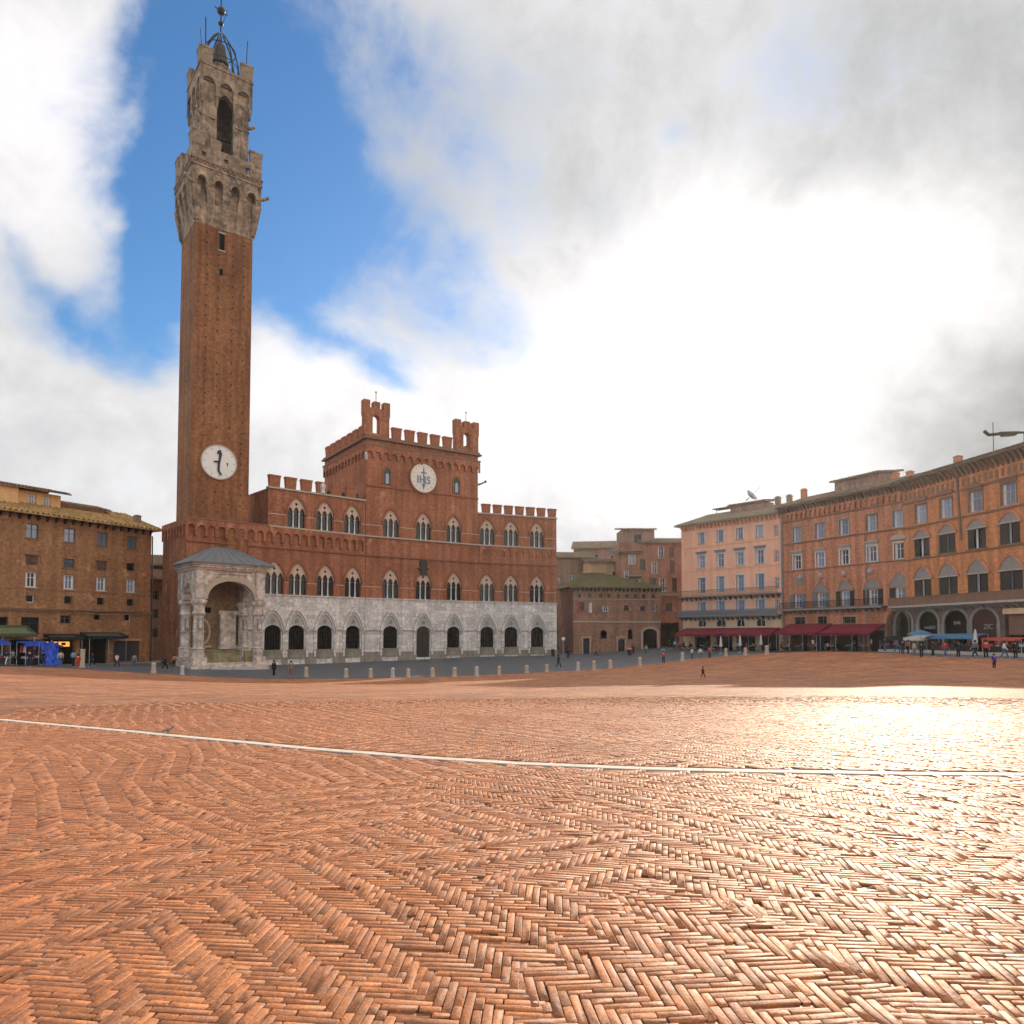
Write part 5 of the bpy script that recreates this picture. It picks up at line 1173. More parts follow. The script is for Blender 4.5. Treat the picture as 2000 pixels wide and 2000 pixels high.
for j in range(len(R)-1):
    for i in range(n): fs.append((j*n+i, j*n+(i+1) % n, (j+1)*n+(i+1) % n, (j+1)*n+i))
me = bpy.data.meshes.new('road'); me.from_pydata(vs, [], fs); me.materials.append(MATS['road_stone']); me.update(); struct('road', me)
# travertine rib
rib_px = [(-260, 1388), (0, 1405), (200, 1423), (400, 1442), (600, 1461), (800, 1477), (1000, 1490), (1250, 1500), (1500, 1506), (1750, 1510), (2000, 1512), (2400, 1514)]
rib = [Vector(ground_at(*p)[:2]) for p in rib_px]
def ribdist(x, y):
    p = Vector((x, y)); best = 9
    for a, b in zip(rib, rib[1:]):
        d = b - a; t = max(0, min(1, (p-a).dot(d)/d.dot(d))); best = min(best, (p-(a+d*t)).length)
    return best
mb = MB(); RWD = .095
for a, b in zip(rib, rib[1:]):
    L_ = (b-a).length; m_ = max(1, int(L_/.75)); d = (b-a)/m_; nn = Vector((-d.y, d.x)).normalized()
    for k in range(m_):
        p, q = a+d*k+d.normalized()*.003, a+d*(k+1)-d.normalized()*.003; jz = rnd.uniform(-.003, .001)
        cs = [p-nn*RWD, q-nn*RWD, q+nn*RWD, p+nn*RWD]
        mb.hexa([(c.x, c.y, H(c.x, c.y)-.05) for c in cs], [(c.x, c.y, H(c.x, c.y)+.004+jz) for c in cs])
me = mb.mesh('stone_rib', 'rib_stone'); struct('stone_path', me)
# near paving laid brick by brick (herringbone, one mesh)
def bricks():
    rg = np.random.default_rng(11); BW_, n = .048, 6
    ang = math.radians(-10); ca, sa = math.cos(ang), math.sin(ang)
    Rr = 640; rows = []
    ys_ = np.arange(-240, 560); 
    ms = np.arange(-60, 60)
    Y, Mm = np.meshgrid(ys_, ms)
    h_x0 = Y + 2*n*Mm; Hc = np.stack([h_x0 + n/2, Y + .5], -1).reshape(-1, 2)
    X, Mm = np.meshgrid(ys_, ms)
    v_y0 = X - (2*n-1) + 2*n*Mm; Vc = np.stack([X + .5, v_y0 + n/2], -1).reshape(-1, 2)
    C = np.concatenate([Hc, Vc]) * BW_; C[:, 0] *= -1; hor = np.concatenate([np.ones(len(Hc)), np.zeros(len(Vc))]).astype(bool)
    def warp(P):
        x = P[..., 0]*ca - P[..., 1]*sa; y = P[..., 0]*sa + P[..., 1]*ca
        k = .0042; x2 = x - 2*k*x*y; y2 = y + k*(x*x - y*y)
        x2 = x2 + .09*np.sin(y*.55+1) + .035*np.sin(x*1.3+y*.9); y2 = y2 + .10*np.sin(x*.5) + .035*np.sin(y*1.5-x*.8)
        return np.stack([x2, y2], -1)
    # the bricklayers' patches: each small field turns, shifts or mirrors the herringbone
    sd_ = []; rs = random.Random(21)
    g = 1.75
    for iy in range(0, 20):
        for ix in range(-20, 21):
            sd_.append((ix*g + rs.uniform(-.5, .5)*g, iy*g + .6 + rs.uniform(-.5, .5)*g))
    sd_ = np.array(sd_); ns = len(sd_)
    typ = rg.integers(0, 5, ns); rr_ = rg.normal(0, .07, ns)
    merge = rg.random(ns)
    ang0 = np.array([0, 0, .0, PI/2, .22])[typ] + rr_; mir = np.array([1, -1, -1, 1, -1])[typ]
    allC, allH, allA, allZ = [], [], [], []
    base_C = np.concatenate([Hc, Vc]) * BW_; base_H = np.concatenate([np.ones(len(Hc)), np.zeros(len(Vc))]).astype(bool)
    near0 = np.abs(base_C).max(1) < 3.2; bc, bh = base_C[near0], base_H[near0]
    for k in range(ns):
        sx_, sy_ = sd_[k]
        if sy_ < 1.0 or abs(sx_) > .86*sy_ + 5 or math.hypot(sx_, sy_*.92) > 32: continue
        ct, st = math.cos(ang0[k]), math.sin(ang0[k]); p = bc.copy(); p[:, 0] *= mir[k]
        q = np.stack([p[:, 0]*ct - p[:, 1]*st + sx_, p[:, 0]*st + p[:, 1]*ct + sy_], -1)
        d2 = ((q[:, None, :] - sd_[None, max(0, k-95):k+96])**2).sum(-1); dn = np.sqrt(d2); own = dn[:, k - max(0, k-95)]; mrg = own - dn.min(1); ok = mrg < .13
        allC.append(q[ok]); allH.append(bh[ok]); allA.append(np.full(ok.sum(), ang0[k])); allZ.append(np.where(mrg[ok] > 1e-6, -.0025 - mrg[ok]*.02, 0))
    C = np.concatenate(allC); hor = np.concatenate(allH); A0 = np.concatenate(allA); Z0 = np.concatenate(allZ)
    Wc = warp(C)
    keep = (Wc[:, 1] > 1.7) & (np.hypot(Wc[:, 0], Wc[:, 1]*.92) < 25.2) & (np.abs(Wc[:, 0]) < .74*Wc[:, 1] + 2.2)
    keep &= ~((np.hypot(Wc[:, 0], Wc[:, 1]*.92) > 17.5) & (rg.random(len(Wc)) < ((np.hypot(Wc[:, 0], Wc[:, 1]*.92)-17.5)/8.0)**1.3))
    C, hor, Wc, A0, Z0 = C[keep], hor[keep], Wc[keep], A0[keep], Z0[keep]
    rd = np.array([ribdist(float(x), float(y)) for x, y in Wc])
    ok = rd > .19; C, hor, Wc, A0, Z0 = C[ok], hor[ok], Wc[ok], A0[ok], Z0[ok]
    # split some bricks into halves
    sp = rg.random(len(C)) < .48; t = rg.uniform(.3, .7, len(C)); Lh = n*BW_/2
    cen, hl, hr, aa, za = [], [], [], [], []
    for i in range(len(C)):
        if sp[i]:
            a = -Lh + 2*Lh*t[i]
            for lo, hi in ((-Lh, a), (a, Lh)):
                m_ = (lo+hi)/2; d_ = A0[i] + (0 if hor[i] else PI/2); cen.append(C[i] + np.array([m_*math.cos(d_), m_*math.sin(d_)])); hl.append((hi-lo)/2); hr.append(hor[i]); aa.append(A0[i]); za.append(Z0[i])
        else: cen.append(C[i]); hl.append(Lh); hr.append(hor[i]); aa.append(A0[i]); za.append(Z0[i])
    aa = np.array(aa); za = np.array(za)
    cen = np.array(cen); hl = np.array(hl); hr = np.array(hr); N_ = len(cen)
    hw = BW_/2 - rg.uniform(.0014, .0032, N_); hl = hl - rg.uniform(.0025, .005, N_)
    # ring of 8 points
    c = .005
    sx = np.array([-1, 1, 1, 1, 1, -1, -1, -1]); 
    ux = np.array([-1, 1, 1, 1, 1, -1, -1, -1], float); uy = np.array([-1, -1, -1, 1, 1, 1, 1, -1], float)
    cxs = np.array([1, -1, 0, 0, -1, 1, 0, 0], float); cys = np.array([0, 0, 1, -1, 0, 0, -1, 1], float)
    lx = ux[None]*hl[:, None] + cxs[None]*c; ly = uy[None]*hw[:, None] + cys[None]*c
    rot = (rg.normal(0, .014, N_) + aa)[:, None]; crt, srt = np.cos(rot), np.sin(rot)
    def ring(ins, jit):
        fx = lx - np.sign(ux)[None]*ins + rg.normal(0, jit, lx.shape); fy = ly - np.sign(uy)[None]*ins + rg.normal(0, jit*.8, ly.shape)
        bx = np.where(hr[:, None], fx, -fy); by = np.where(hr[:, None], fy, fx)
        px = bx*crt - by*srt + cen[:, 0:1]; py = bx*srt + by*crt + cen[:, 1:2]
        return warp(np.stack([px, py], -1))
    j = rg.normal(0, .0012, 1)
    r0 = ring(0, .0010); r1 = ring(.0002, .0015); r2 = ring(.0013, .0014)
    wc = warp(cen); h = Hn(wc[:, 0], wc[:, 1])
    gx_ = (Hn(wc[:, 0]+.5, wc[:, 1]) - Hn(wc[:, 0]-.5, wc[:, 1])); gy_ = (Hn(wc[:, 0], wc[:, 1]+.5) - Hn(wc[:, 0], wc[:, 1]-.5))
    zo = rg.normal(0, .0008, N_) - (rg.random(N_) < .03)*.008; zo += za; zo += .004*np.sin(wc[:, 0]*1.7+wc[:, 1]*.6)*np.sin(wc[:, 1]*1.1)
    tx = gx_ + rg.normal(0, .0035, N_); ty = gy_ + rg.normal(0, .0035, N_)
    def lift(r, dz, j):
        return h[:, None] + zo[:, None] + dz + (r[..., 0]-wc[:, 0:1])*tx[:, None] + (r[..., 1]-wc[:, 1:2])*ty[:, None] + rg.normal(0, j, r.shape[:2])
    vs = np.concatenate([np.concatenate([r, lift(r, dz, j)[..., None]], -1) for r, dz, j in ((r0, -.035, 0), (r1, -.0016, .0006), (r2, .0, .0006))], 1)   # N,24,3
    base_f = []
    q = []
    for k in range(8): q.append((k, (k+1) % 8, 8+(k+1) % 8, 8+k)); 
    for k in range(8): q.append((8+k, 8+(k+1) % 8, 16+(k+1) % 8, 16+k))
    q = np.array(q); top = np.arange(16, 24)
    idx = (np.arange(N_)*24)[:, None]
    loops = np.concatenate([(idx[:, :, None] + q[None]).reshape(N_, -1), idx + top[None]], 1).reshape(-1)
    sizes = np.tile(np.array([4]*16 + [8]), N_)
    me = bpy.data.meshes.new('brick_paving'); me.vertices.add(N_*24); me.vertices.foreach_set('co', vs.reshape(-1).astype(np.float32))
    me.loops.add(len(loops)); me.loops.foreach_set('vertex_index', loops.astype(np.int32))
    me.polygons.add(len(sizes)); me.polygons.foreach_set('loop_start', np.concatenate([[0], np.cumsum(sizes)[:-1]]).astype(np.int32)); me.polygons.foreach_set('loop_total', sizes.astype(np.int32))
    me.materials.append(MATS['paving_brick']); me.update(calc_edges=True); me.validate()
    print('bricks', N_)
    return me
struct('ground_bricks', bricks())
# ================================================================ STREET THINGS
def gz_(x, y): return H(x, y)
ORD = ['first','second','third','fourth','fifth','sixth','seventh','eighth','ninth','tenth','eleventh','twelfth','thirteenth','fourteenth','fifteenth','sixteenth','seventeenth','eighteenth','nineteenth','twentieth']
def boll(v):
    mb = MB(); w = 1 + .12*math.sin(v*5.1)
    mb.lathe([(.30*w, -.1), (.30*w, .12), (.24*w, .2), (.21*w, .75), (.25*w, .82), (.235*w, .95), (.15*w, 1.06), (.0, 1.1)], 0, 0, 9, False); return mb.mesh('bollard', ('travertine', 'travertine_grey')[v % 3 == 1])
BM = [boll(v) for v in range(4)]
bpx = [(300,1313),(356,1317),(598,1321),(676,1322),(724,1322),(767,1322),(797,1322),(845,1321),(888,1321),(931,1320),(975,1317),(1029,1314),(1068,1312),(1129,1309),(1160,1307),(1192,1305),(1250,1299),(1333,1290),(1418,1281),(1456,1279),(1498,1277)]
for i, (px, py) in enumerate(bpx):
    x, y, z = ground_at(px, py+1); o = link('bollard', BM[i % 4], None, (x, y, z), rnd.random()*6); s = rnd.uniform(.92, 1.12); o.scale = (s, s, s)
    where = ('at the kerb left of the chapel, farther from its pier', 'at the kerb left of the chapel, close to its pier')[i] if i < 2 else f'on the kerb before the town hall, {ORD[i-2]} to the right of the chapel' if i < 17 else f'along the kerb before the peach house, {ORD[i-17]} from its alley end'
    tag(o, 'stone bollard ' + where, 'bollard', 'stone bollards along the kerb of the square')
# awnings
def awning(fac, u0, u1, zt, zf, d, mat, label, arms=3, roll=True):
    x, y = fac.pt(u0); g = H(*fac.pt((u0+u1)/2, -d)); o = empty('awning', (x, y, 0), fac.a, label, 'awning', 'maroon awnings over the cafe terraces' if mat == 'maroon_cloth' else None); w = u1-u0
    mb = MB(); n = int(w/1.1); vs = []; fs = []
    for i in range(n*4+1):
        t = i/(n*4); s = -.03*abs(math.sin(t*n*PI))
        for k in range(6): q = k/5; vs.append((t*w, -.05-(d-.05)*q, zt+(zf-zt)*q + s*math.sin(q*PI) - .12*math.sin(q*PI)))
    for i in range(n*4):
        for k in range(5): fs.append((i*6+k, i*6+k+1, (i+1)*6+k+1, (i+1)*6+k))
    mb.add(vs, fs); mb.add([(v[0], v[1], v[2]-.04) for v in vs], [f[::-1] for f in fs]); part('canopy', mb, mat, o)
    mb = MB(); m = int(w/.45)
    for k in range(m): a = k*w/m; mb.box(a+.01, a+w/m-.01, -d-.03, -d, zf-.34-.04*(k % 2), zf+.01)
    for s in (0, w): mb.plate([[(-d, zf-.3), (-d, zf), (-.05, zt), (-.05, zt-.25)]], s-.02, s+.02, map=lambda a, b, c: (b, a, c))
    part('valance', mb, mat, o)
    for k in range(arms): u = .2+k*(w-.4)/(arms-1); mb = MB(); mb.tube([(u, -.05, zt-.5), (u, -d+.1, zf-.05)], .04, 5); mb.tube([(u, -d+.15, zf-.1), (u, -d+.15, g-.05)], .035, 5); part('arm', mb, 'steel', o)
    return o
awning(PE, .7, 18.3, 2.75, 1.75, 3.3, 'maroon_cloth', 'long maroon awning across the ground floor of the peach house', 6)
awning(BR, 1.2, 9.0, 3.25, 1.95, 3.1, 'maroon_cloth', 'maroon awning on the brown palace beside the peach house', 4)
awning(BR, 9.25, 17.4, 3.1, 1.9, 3.1, 'maroon_cloth', 'maroon awning on the brown palace beside the dark arch', 4)
awning(LB, -4.2, 2.9, 2.75, 1.75, 2.4, 'green_cloth', 'faded green awning over the shop at the far left', 3)
awning(LB, 4.9, 8.9, 1.75, 1.35, 1.6, 'dark_cloth', 'dark brown awning above the orange lit shop door', 2)
awning(LB, 9.2, 14.4, 1.95, 1.45, 2.0, 'dark_cloth', 'long dark awning over the black shop doorway right of the lit door', 3)
awning(RB, 2.3, 5.9, 1.7, 1.25, 2.2, 'white_cloth', 'small cream canopy under the first arch with shop lettering', 2)
# closed and open parasols, stalls
def parasol(x, y, label, mat, open_=True, h=2.5, r=1.5, name='parasol'):
    z = H(x, y); o = empty(name, (x, y, z), rnd.random(), label, 'parasol', 'parasols on the cafe terraces')
    mb = MB(); mb.tube([(0, 0, 0), (0, 0, h+.05)], .035, 6); mb.box(-.25, .25, -.25, .25, 0, .08); part('pole', mb, 'steel', o)
    mb = MB()
    if open_: mb.lathe([(0, h), (r*.5, h-.22), (r, h-.5), (r, h-.62), (r*.98, h-.5), (r*.5, h-.26), (0, h-.08)], 0, 0, 8, False)
    else: mb.lathe([(.05, h+.02), (.13, h-.3), (.19, h-1.0), (.25, h-1.45), (.14, h-1.5), (.05, h-1.5)], 0, 0, 8, False)
    part('canopy', mb, mat, o); return o
for px, py, lb_ in ((1412, 1277, 'closed cream parasol at the left post of the peach house terrace'), (1450, 1275, 'closed cream parasol at the middle of the peach house terrace'), (1491, 1273, 'closed cream parasol at the right end of the peach house terrace')):
    x, y, z = ground_at(px, py); parasol(x, y+1, lb_, 'white_cloth', False)
x, y = LB.pt(4.0, -3.6); parasol(x, y, 'open black parasol beside the blue tarp stall', 'dark_cloth', True, 2.6, 1.3)
for u, d, m_, lb_ in ((8.6, 3.6, 'blue_cloth', 'blue parasol in front of the arches, left of the long blue one'), ):
    x, y = RB.pt(u-1.6, -d); parasol(x, y, lb_, m_, True, 2.6, 1.5)
x, y = RB.pt(14.9, -3.4); parasol(x, y, 'closed pale parasol beside the red market cart', 'white_cloth', False, 2.6)
# flat blue stall canopy
def stall(fac, u0, u1, off, zt, mat, label, goods=('purple_cloth', 'red_cloth', 'navy_cloth'), name='market_stall', slope=.35, dd=2.0):
    x, y = fac.pt(u0, off); g = H(*fac.pt((u0+u1)/2, off)); o = empty(name, (x, y, g), fac.a, label, 'market stall'); w = u1-u0; h = zt-g
    mb = MB(); mb.hexa([(0, -dd, h-slope-.05), (w, -dd, h-slope-.05), (w, 0, h-.05), (0, 0, h-.05)], [(0, -dd, h-slope), (w, -dd, h-slope), (w, 0, h), (0, 0, h)]); mb.box(0, w, -dd-.02, -dd, h-slope-.25, h-slope); part('canopy', mb, mat, o)
    for a in (0.05, w-.05):
        for b in (-.05, -dd+.05): mb = MB(); mb.tube([(a, b, 0), (a, b, h-.1 + (b+.05)*slope/dd)], .03, 5); part('post', mb, 'steel', o)
    mb = MB(); mb.box(.1, w-.1, -dd*.75, -.2, .75, .8); mb.box(.1, w-.1, -dd*.75, -dd*.74, .1, .75); part('table', mb, 'dark_wood', o)
    r = random.Random(int(u0*10))
    for k in range(6):
        a = .2+k*(w-.6)/6; mb = MB(); hh = r.uniform(.5, .95); mb.hexa([(a, -.4, h-.45-hh), (a+.34, -.4, h-.45-hh), (a+.34, -.3, h-.45-hh), (a, -.3, h-.45-hh)], [(a+.08, -.38, h-.45), (a+.26, -.38, h-.45), (a+.26, -.32, h-.45), (a+.08, -.32, h-.45)]); part('hanging_garment', mb, goods[k % len(goods)], o)
    for k in range(5): a = .3+k*(w-.8)/5; mb = MB(); mb.box(a, a+.4, -dd*.6, -.5, .8, .8+r.uniform(.1, .3)); part('goods', mb, goods[(k+1) % len(goods)], o)
    return o
stall(RB, 7.4, 14.3, -1.2, 1.75, 'blue_cloth', 'market stall with a long slanting blue canopy in front of the stone arches', ('navy_cloth', 'grey_cloth', 'red_cloth'))
stall(RB, -1.9, 1.3, -.4, 1.5, 'dark_cloth', 'dark stall with hanging purple garments in the tall dark arch', ('purple_cloth', 'pink_cloth', 'purple_cloth'))
stall(LB, .6, 3.4, -2.6, .9, 'blue_tarp', 'blue stall half covered by a hanging blue tarpaulin', ('red_cloth', 'pale_cloth', 'navy_cloth'))
o = empty('tarpaulin', (*LB.pt(2.0, -4.7), H(*LB.pt(2.0, -4.7))), LB.a, 'crumpled bright blue tarpaulin hanging down from the left stall to the ground', 'tarpaulin')
mb = MB(); vs = []; fs = []; rr = random.Random(8)
for i in range(13):
    for k in range(10): t = k/9; vs.append((i*.17+.06*math.sin(k*1.3+i), -.1-.9*(1-t)**2+.10*math.sin(i*1.9+k*.8), 2.6*t + (.1*math.sin(i*1.1) if k == 9 else 0)))
for i in range(12):
    for k in range(9): fs.append((i*10+k, (i+1)*10+k, (i+1)*10+k+1, i*10+k+1))
mb.add(vs, fs); mb.add([(v[0], v[1]+.03, v[2]) for v in vs], [f[::-1] for f in fs]); part('sheet', mb, 'blue_tarp', o)
mb = MB(); [mb.tube([(a, .05, 0), (a, .05, 2.65)], .03, 5) for a in (0, 1.0, 2.0)]; part('pole', mb, 'steel', o)
stall(LB, -3.3, -.9, -2.6, 1.1, 'blue_tarp', 'blue covered stall at the very left edge under the green awning', ('navy_cloth', 'pale_cloth', 'red_cloth'))
o = stall(RB, 15.6, 20.5, -1.6, 1.35, 'red_paint', 'red market cart piled with orange goods at the right edge', ('orange_paint', 'red_paint', 'pale_cloth'), 'market_cart', .1, 1.7)
# stone step in front of the right arcade
mb = MB(); 
for k in range(14): u = 1.6+k*1.6; a = RB.pt(u, -5.2); b = RB.pt(u+1.56, -5.2); c = RB.pt(u+1.56, -4.6); d = RB.pt(u, -4.6); mb.hexa([(p[0], p[1], H(*p)-.2) for p in (a, b, c, d)], [(p[0], p[1], H(*p)+.22+.02*(k % 2)) for p in (a, b, c, d)])
o = tag(link('stone_bench', mb.mesh('stone_bench', 'travertine_grey')), 'long low grey stone bench wall in front of the orange palace arcade', 'bench')
# signs, bins, posts
def post_sign(px, py, label, kind):
    x, y, z = ground_at(px, py); o = empty('road_sign', (x, y, z), .3, label, 'road sign')
    mb = MB(); mb.tube([(0, 0, 0), (0, 0, 3.3)], .04, 6); part('post', mb, 'steel', o)
    mb = MB(); mb.plate([[(.36*math.cos(2*PI*i/20), 2.95+.36*math.sin(2*PI*i/20)) for i in range(20)]], -.08, -.05); s = part('disc', mb, 'plastic_white', o)
    mb = MB(); mb.plate([[(.36*math.cos(2*PI*i/20), 2.95+.36*math.sin(2*PI*i/20)) for i in range(20)], [(.27*math.cos(2*PI*i/20), 2.95+.27*math.sin(2*PI*i/20)) for i in range(20)]], -.1, -.075); part('ring', mb, 'emblem_blue', s)
    return o
post_sign(1100, 1283, 'round white road sign on a pole at the right corner of the town hall', 0)
def bin_(px, py, label, m1, m2):
    x, y, z = ground_at(px, py); o = empty('waste_bin', (x, y, z), .2, label, 'waste bin')
    mb = MB(); mb.lathe([(.26, .05), (.30, .5), (.31, 1.0)], 0, 0, 10); part('body', mb, m1, o); mb = MB(); mb.lathe([(.33, 1.0), (.33, 1.12), (.22, 1.25), (0, 1.3)], 0, 0, 10, False); part('lid', mb, m2, o)
bin_(1230, 1281, 'dark waste bin with an orange lid before the low brick house', 'iron', 'orange_paint')
bin_(1080, 1283, 'dark waste bin against the right end of the grey stone wall', 'iron', 'iron')
bin_(1295, 1285, 'blue topped waste bin near the alley mouth', 'grey_cloth', 'blue_cloth')
x, y, z = ground_at(161, 1304); mb = MB(); mb.box(-.2, .2, -.2, .2, 0, 1.9); mb.box(-.26, .26, -.26, .26, 0, .2); mb.box(-.24, .24, -.24, .24, 1.9, 2.0)
tag(link('stone_post', mb.mesh('stone_post', 'travertine'), None, (x, y, z), .4), 'square pale stone post beside the person in red at the left building', 'post')
# ================================================================ PEOPLE
def skinned(verts, edges, radii, sub=1):
    me = bpy.data.meshes.new('s'); me.from_pydata(verts, edges, []); ob = bpy.data.objects.new('s', me); COL.objects.link(ob)
    md = ob.modifiers.new('k', 'SKIN'); md.use_smooth_shade = True
    for i, r in enumerate(radii): me.skin_vertices[0].data[i].radius = (r if isinstance(r, tuple) else (r, r))
    me.skin_vertices[0].data[0].use_root = True
    ms = ob.modifiers.new('d', 'SUBSURF'); ms.levels = sub
    dg = bpy.context.evaluated_depsgraph_get(); out = bpy.data.meshes.new_from_object(ob.evaluated_get(dg)); bpy.data.objects.remove(ob); bpy.data.meshes.remove(me)
    return out
def figure(pose):
    """joint positions for a 1.72 m adult facing -y"""
    st = {'stand': (.10, .02, -.10, .02), 'walk': (.34, -.26, -.28, .22), 'sit': None}[pose]
    J = {}
    if pose == 'sit':
        J.update(pel=(0, .12, .50), sp=(0, .10, .72), ch=(0, .08, .95), nk=(0, .06, 1.12), hd=(0, .02, 1.24), ht=(0, .02, 1.34))
        for s, n in ((-1, 'l'), (1, 'r')): J.update({n+'hip': (s*.09, .10, .49), n+'kn': (s*.12, -.32, .50), n+'an': (s*.12, -.30, .08), n+'to': (s*.13, -.46, .04), n+'sh': (s*.18, .07, 1.05), n+'el': (s*.23, .0, .80), n+'wr': (s*.14, -.24, .76), n+'ha': (s*.12, -.33, .77)})
    else:
        J.update(pel=(0, 0, .92), sp=(0, .0, 1.10), ch=(0, 0, 1.30), nk=(0, .01, 1.46), hd=(0, -.02, 1.57), ht=(0, -.01, 1.68))
        a = .30 if pose == 'walk' else .03
        for s, n in ((-1, 'l'), (1, 'r')):
            f = s*a
            J.update({n+'hip': (s*.09, 0, .90), n+'kn': (s*.10, -f*.5-(.05 if pose == 'walk' else 0), .50), n+'an': (s*.10, -f+ (.04 if s < 0 and pose == 'walk' else 0), .09 + (.05 if s < 0 and pose == 'walk' else 0)), n+'to': (s*.12, -f-.15, .04),
                      n+'sh': (s*.185, .0, 1.40), n+'el': (s*.25, f*.45+.03, 1.13), n+'wr': (s*.26, f*.7-.08, .90), n+'ha': (s*.26, f*.75-.11, .81)})
    return J
FC = {}
def fig_meshes(pose):
    if pose in FC: return FC[pose]
    J = figure(pose)
    def mk(names, edges, rad, sub=1): return skinned([J[n] for n in names], [(names.index(a), names.index(b)) for a, b in edges], [rad[n] for n in names], sub)
    nm = ['pel','sp','ch','nk','hd','ht'] + [s+k for s in 'lr' for k in ('hip','kn','an','to','sh','el','wr','ha')]
    eg = [('pel','sp'),('sp','ch'),('ch','nk'),('nk','hd'),('hd','ht')] + [e for s in 'lr' for e in (('pel',s+'hip'),(s+'hip',s+'kn'),(s+'kn',s+'an'),(s+'an',s+'to'),('ch',s+'sh'),(s+'sh',s+'el'),(s+'el',s+'wr'),(s+'wr',s+'ha'))]
    rd = dict(pel=(.14,.10), sp=(.12,.09), ch=(.15,.10), nk=.055, hd=(.085,.10), ht=(.06,.07))
    for s in 'lr': rd.update({s+'hip': .085, s+'kn': .055, s+'an': .042, s+'to': .035, s+'sh': .055, s+'el': .042, s+'wr': .03, s+'ha': .035})
    body = mk(nm, eg, rd)
    tn = ['pel','sp','ch'] + [s+k for s in 'lr' for k in ('sh','el','wr')]; te = [('pel','sp'),('sp','ch')] + [e for s in 'lr' for e in (('ch',s+'sh'),(s+'sh',s+'el'),(s+'el',s+'wr'))]
    tr = dict(pel=(.165,.125), sp=(.15,.12), ch=(.18,.13)); [tr.update({s+'sh': .08, s+'el': .062, s+'wr': .048}) for s in 'lr']
    ln = ['pel'] + [s+k for s in 'lr' for k in ('hip','kn','an')]; le = [e for s in 'lr' for e in (('pel',s+'hip'),(s+'hip',s+'kn'),(s+'kn',s+'an'))]
    lr = dict(pel=(.155,.115)); [lr.update({s+'hip': .105, s+'kn': .078, s+'an': .066}) for s in 'lr']
    hd = J['hd']; hb = MB(); hb.lathe([(.0, hd[2]+.17), (.07, hd[2]+.155), (.112, hd[2]+.08), (.118, hd[2]+.0), (.10, hd[2]-.06)], hd[0], hd[1]+.028, 9, False)
    hair = hb.mesh('hair', 'hair_dark', True)
    FC[pose] = (body, mk(tn, te, tr), mk(ln, le, lr), hair); return FC[pose]
MC = {}
def withmat(me, mat, name):
    k = (me.name, mat)
    if k not in MC: c = me.copy(); c.name = name; c.materials.clear(); c.materials.append(MATS[mat]); MC[k] = c
    return MC[k]
def person(x, y, label, top, legs, pose='stand', rz=0, h=1.72, z=None, group=None, hair='hair_dark', bag=None):
    b, t, l, hr = fig_meshes(pose); z = H(x, y) if z is None else z; s = h/1.72
    o = link('person', withmat(b, 'skin', 'person'), None, (x, y, z), rz); o.scale = (s, s, s); tag(o, label, 'person', group)
    link('jacket', withmat(t, top, 'jacket'), o); link('trousers', withmat(l, legs, 'trousers'), o); link('hair', withmat(hr, hair, 'hair'), o)
    return o
def pp(px, py, *a, **k): x, y, z = ground_at(px, py); return person(x, y, *a, **k)
pp(1373, 1325, 'small child dressed in black walking alone on the open brick square', 'black_cloth', 'black_cloth', 'walk', 1.2, .95)
pp(1942, 1307, 'child in a purple vest and dark trousers on the bricks at the right', 'purple_cloth', 'black_cloth', 'stand', .2, 1.12)
pp(535, 1322, 'person in black standing by the kerb just right of the chapel', 'black_cloth', 'black_cloth', 'stand', 2.6, 1.9)
pp(568, 1322, 'person in grey with orange red trousers beside the first bollard after the chapel', 'grey_cloth', 'rust_metal', 'stand', .4, 1.85)
pp(1091, 1306, 'person in black walking past the right corner of the town hall', 'black_cloth', 'navy_cloth', 'walk', .9, 1.85)
pp(57, 1303, 'person in dark clothes at the kerb beside the blue tarpaulin', 'black_cloth', 'navy_cloth', 'stand', .6, 1.65)
pp(143, 1303, 'person in a teal top and dark trousers before the orange lit shop', 'teal_cloth', 'black_cloth', 'stand', 3.0, 1.8)
pp(152, 1306, 'person in a pink and red coat beside the square stone post', 'red_cloth', 'red_cloth', 'stand', .2, 1.5)
pp(228, 1306, 'person in a pale pink jacket walking before the shop window at left', 'pink_cloth', 'navy_cloth', 'walk', 1.3, 1.7)
pp(243, 1292, 'person in white standing close to the shop display at left', 'pale_cloth', 'jeans_cloth', 'stand', 2.8, 1.6)
pp(340, 1305, 'person in rust coloured coat in the shadow by the tower foot', 'rust_metal', 'black_cloth', 'stand', .3, 1.6)
pp(1237, 1279, 'person in navy standing beside the orange lidded bin', 'navy_cloth', 'black_cloth', 'stand', .5, 1.7)
pp(1296, 1297, 'person in a red top with pale sleeves standing on the kerb near the alley', 'red_cloth', 'black_cloth', 'stand', .1, 1.7)
pp(1352, 1289, 'person in white at the left end of the peach house terrace', 'pale_cloth', 'jeans_cloth', 'stand', .8, 1.65)
pp(1368, 1288, 'person in pale grey next to the white clad person at the terrace', 'pale_cloth', 'grey_cloth', 'walk', 2.2, 1.6)
pp(1386, 1287, 'person in red at the left part of the peach house terrace', 'red_cloth', 'navy_cloth', 'stand', .2, 1.65)
pp(1800, 1286, 'person in black standing at the stone bench before the arches', 'black_cloth', 'black_cloth', 'stand', 2.4, 1.6)
pp(1786, 1283, 'person in a cream jacket below the arch with hanging purple garments', 'beige_cloth', 'grey_cloth', 'stand', .5, 1.55)
pp(1774, 1279, 'person in dark red in the group at the tall dark arch', 'rust_metal', 'black_cloth', 'stand', 1.5, 1.6)
pp(1763, 1279, 'person in black in the group at the tall dark arch', 'black_cloth', 'navy_cloth', 'stand', .2, 1.65)
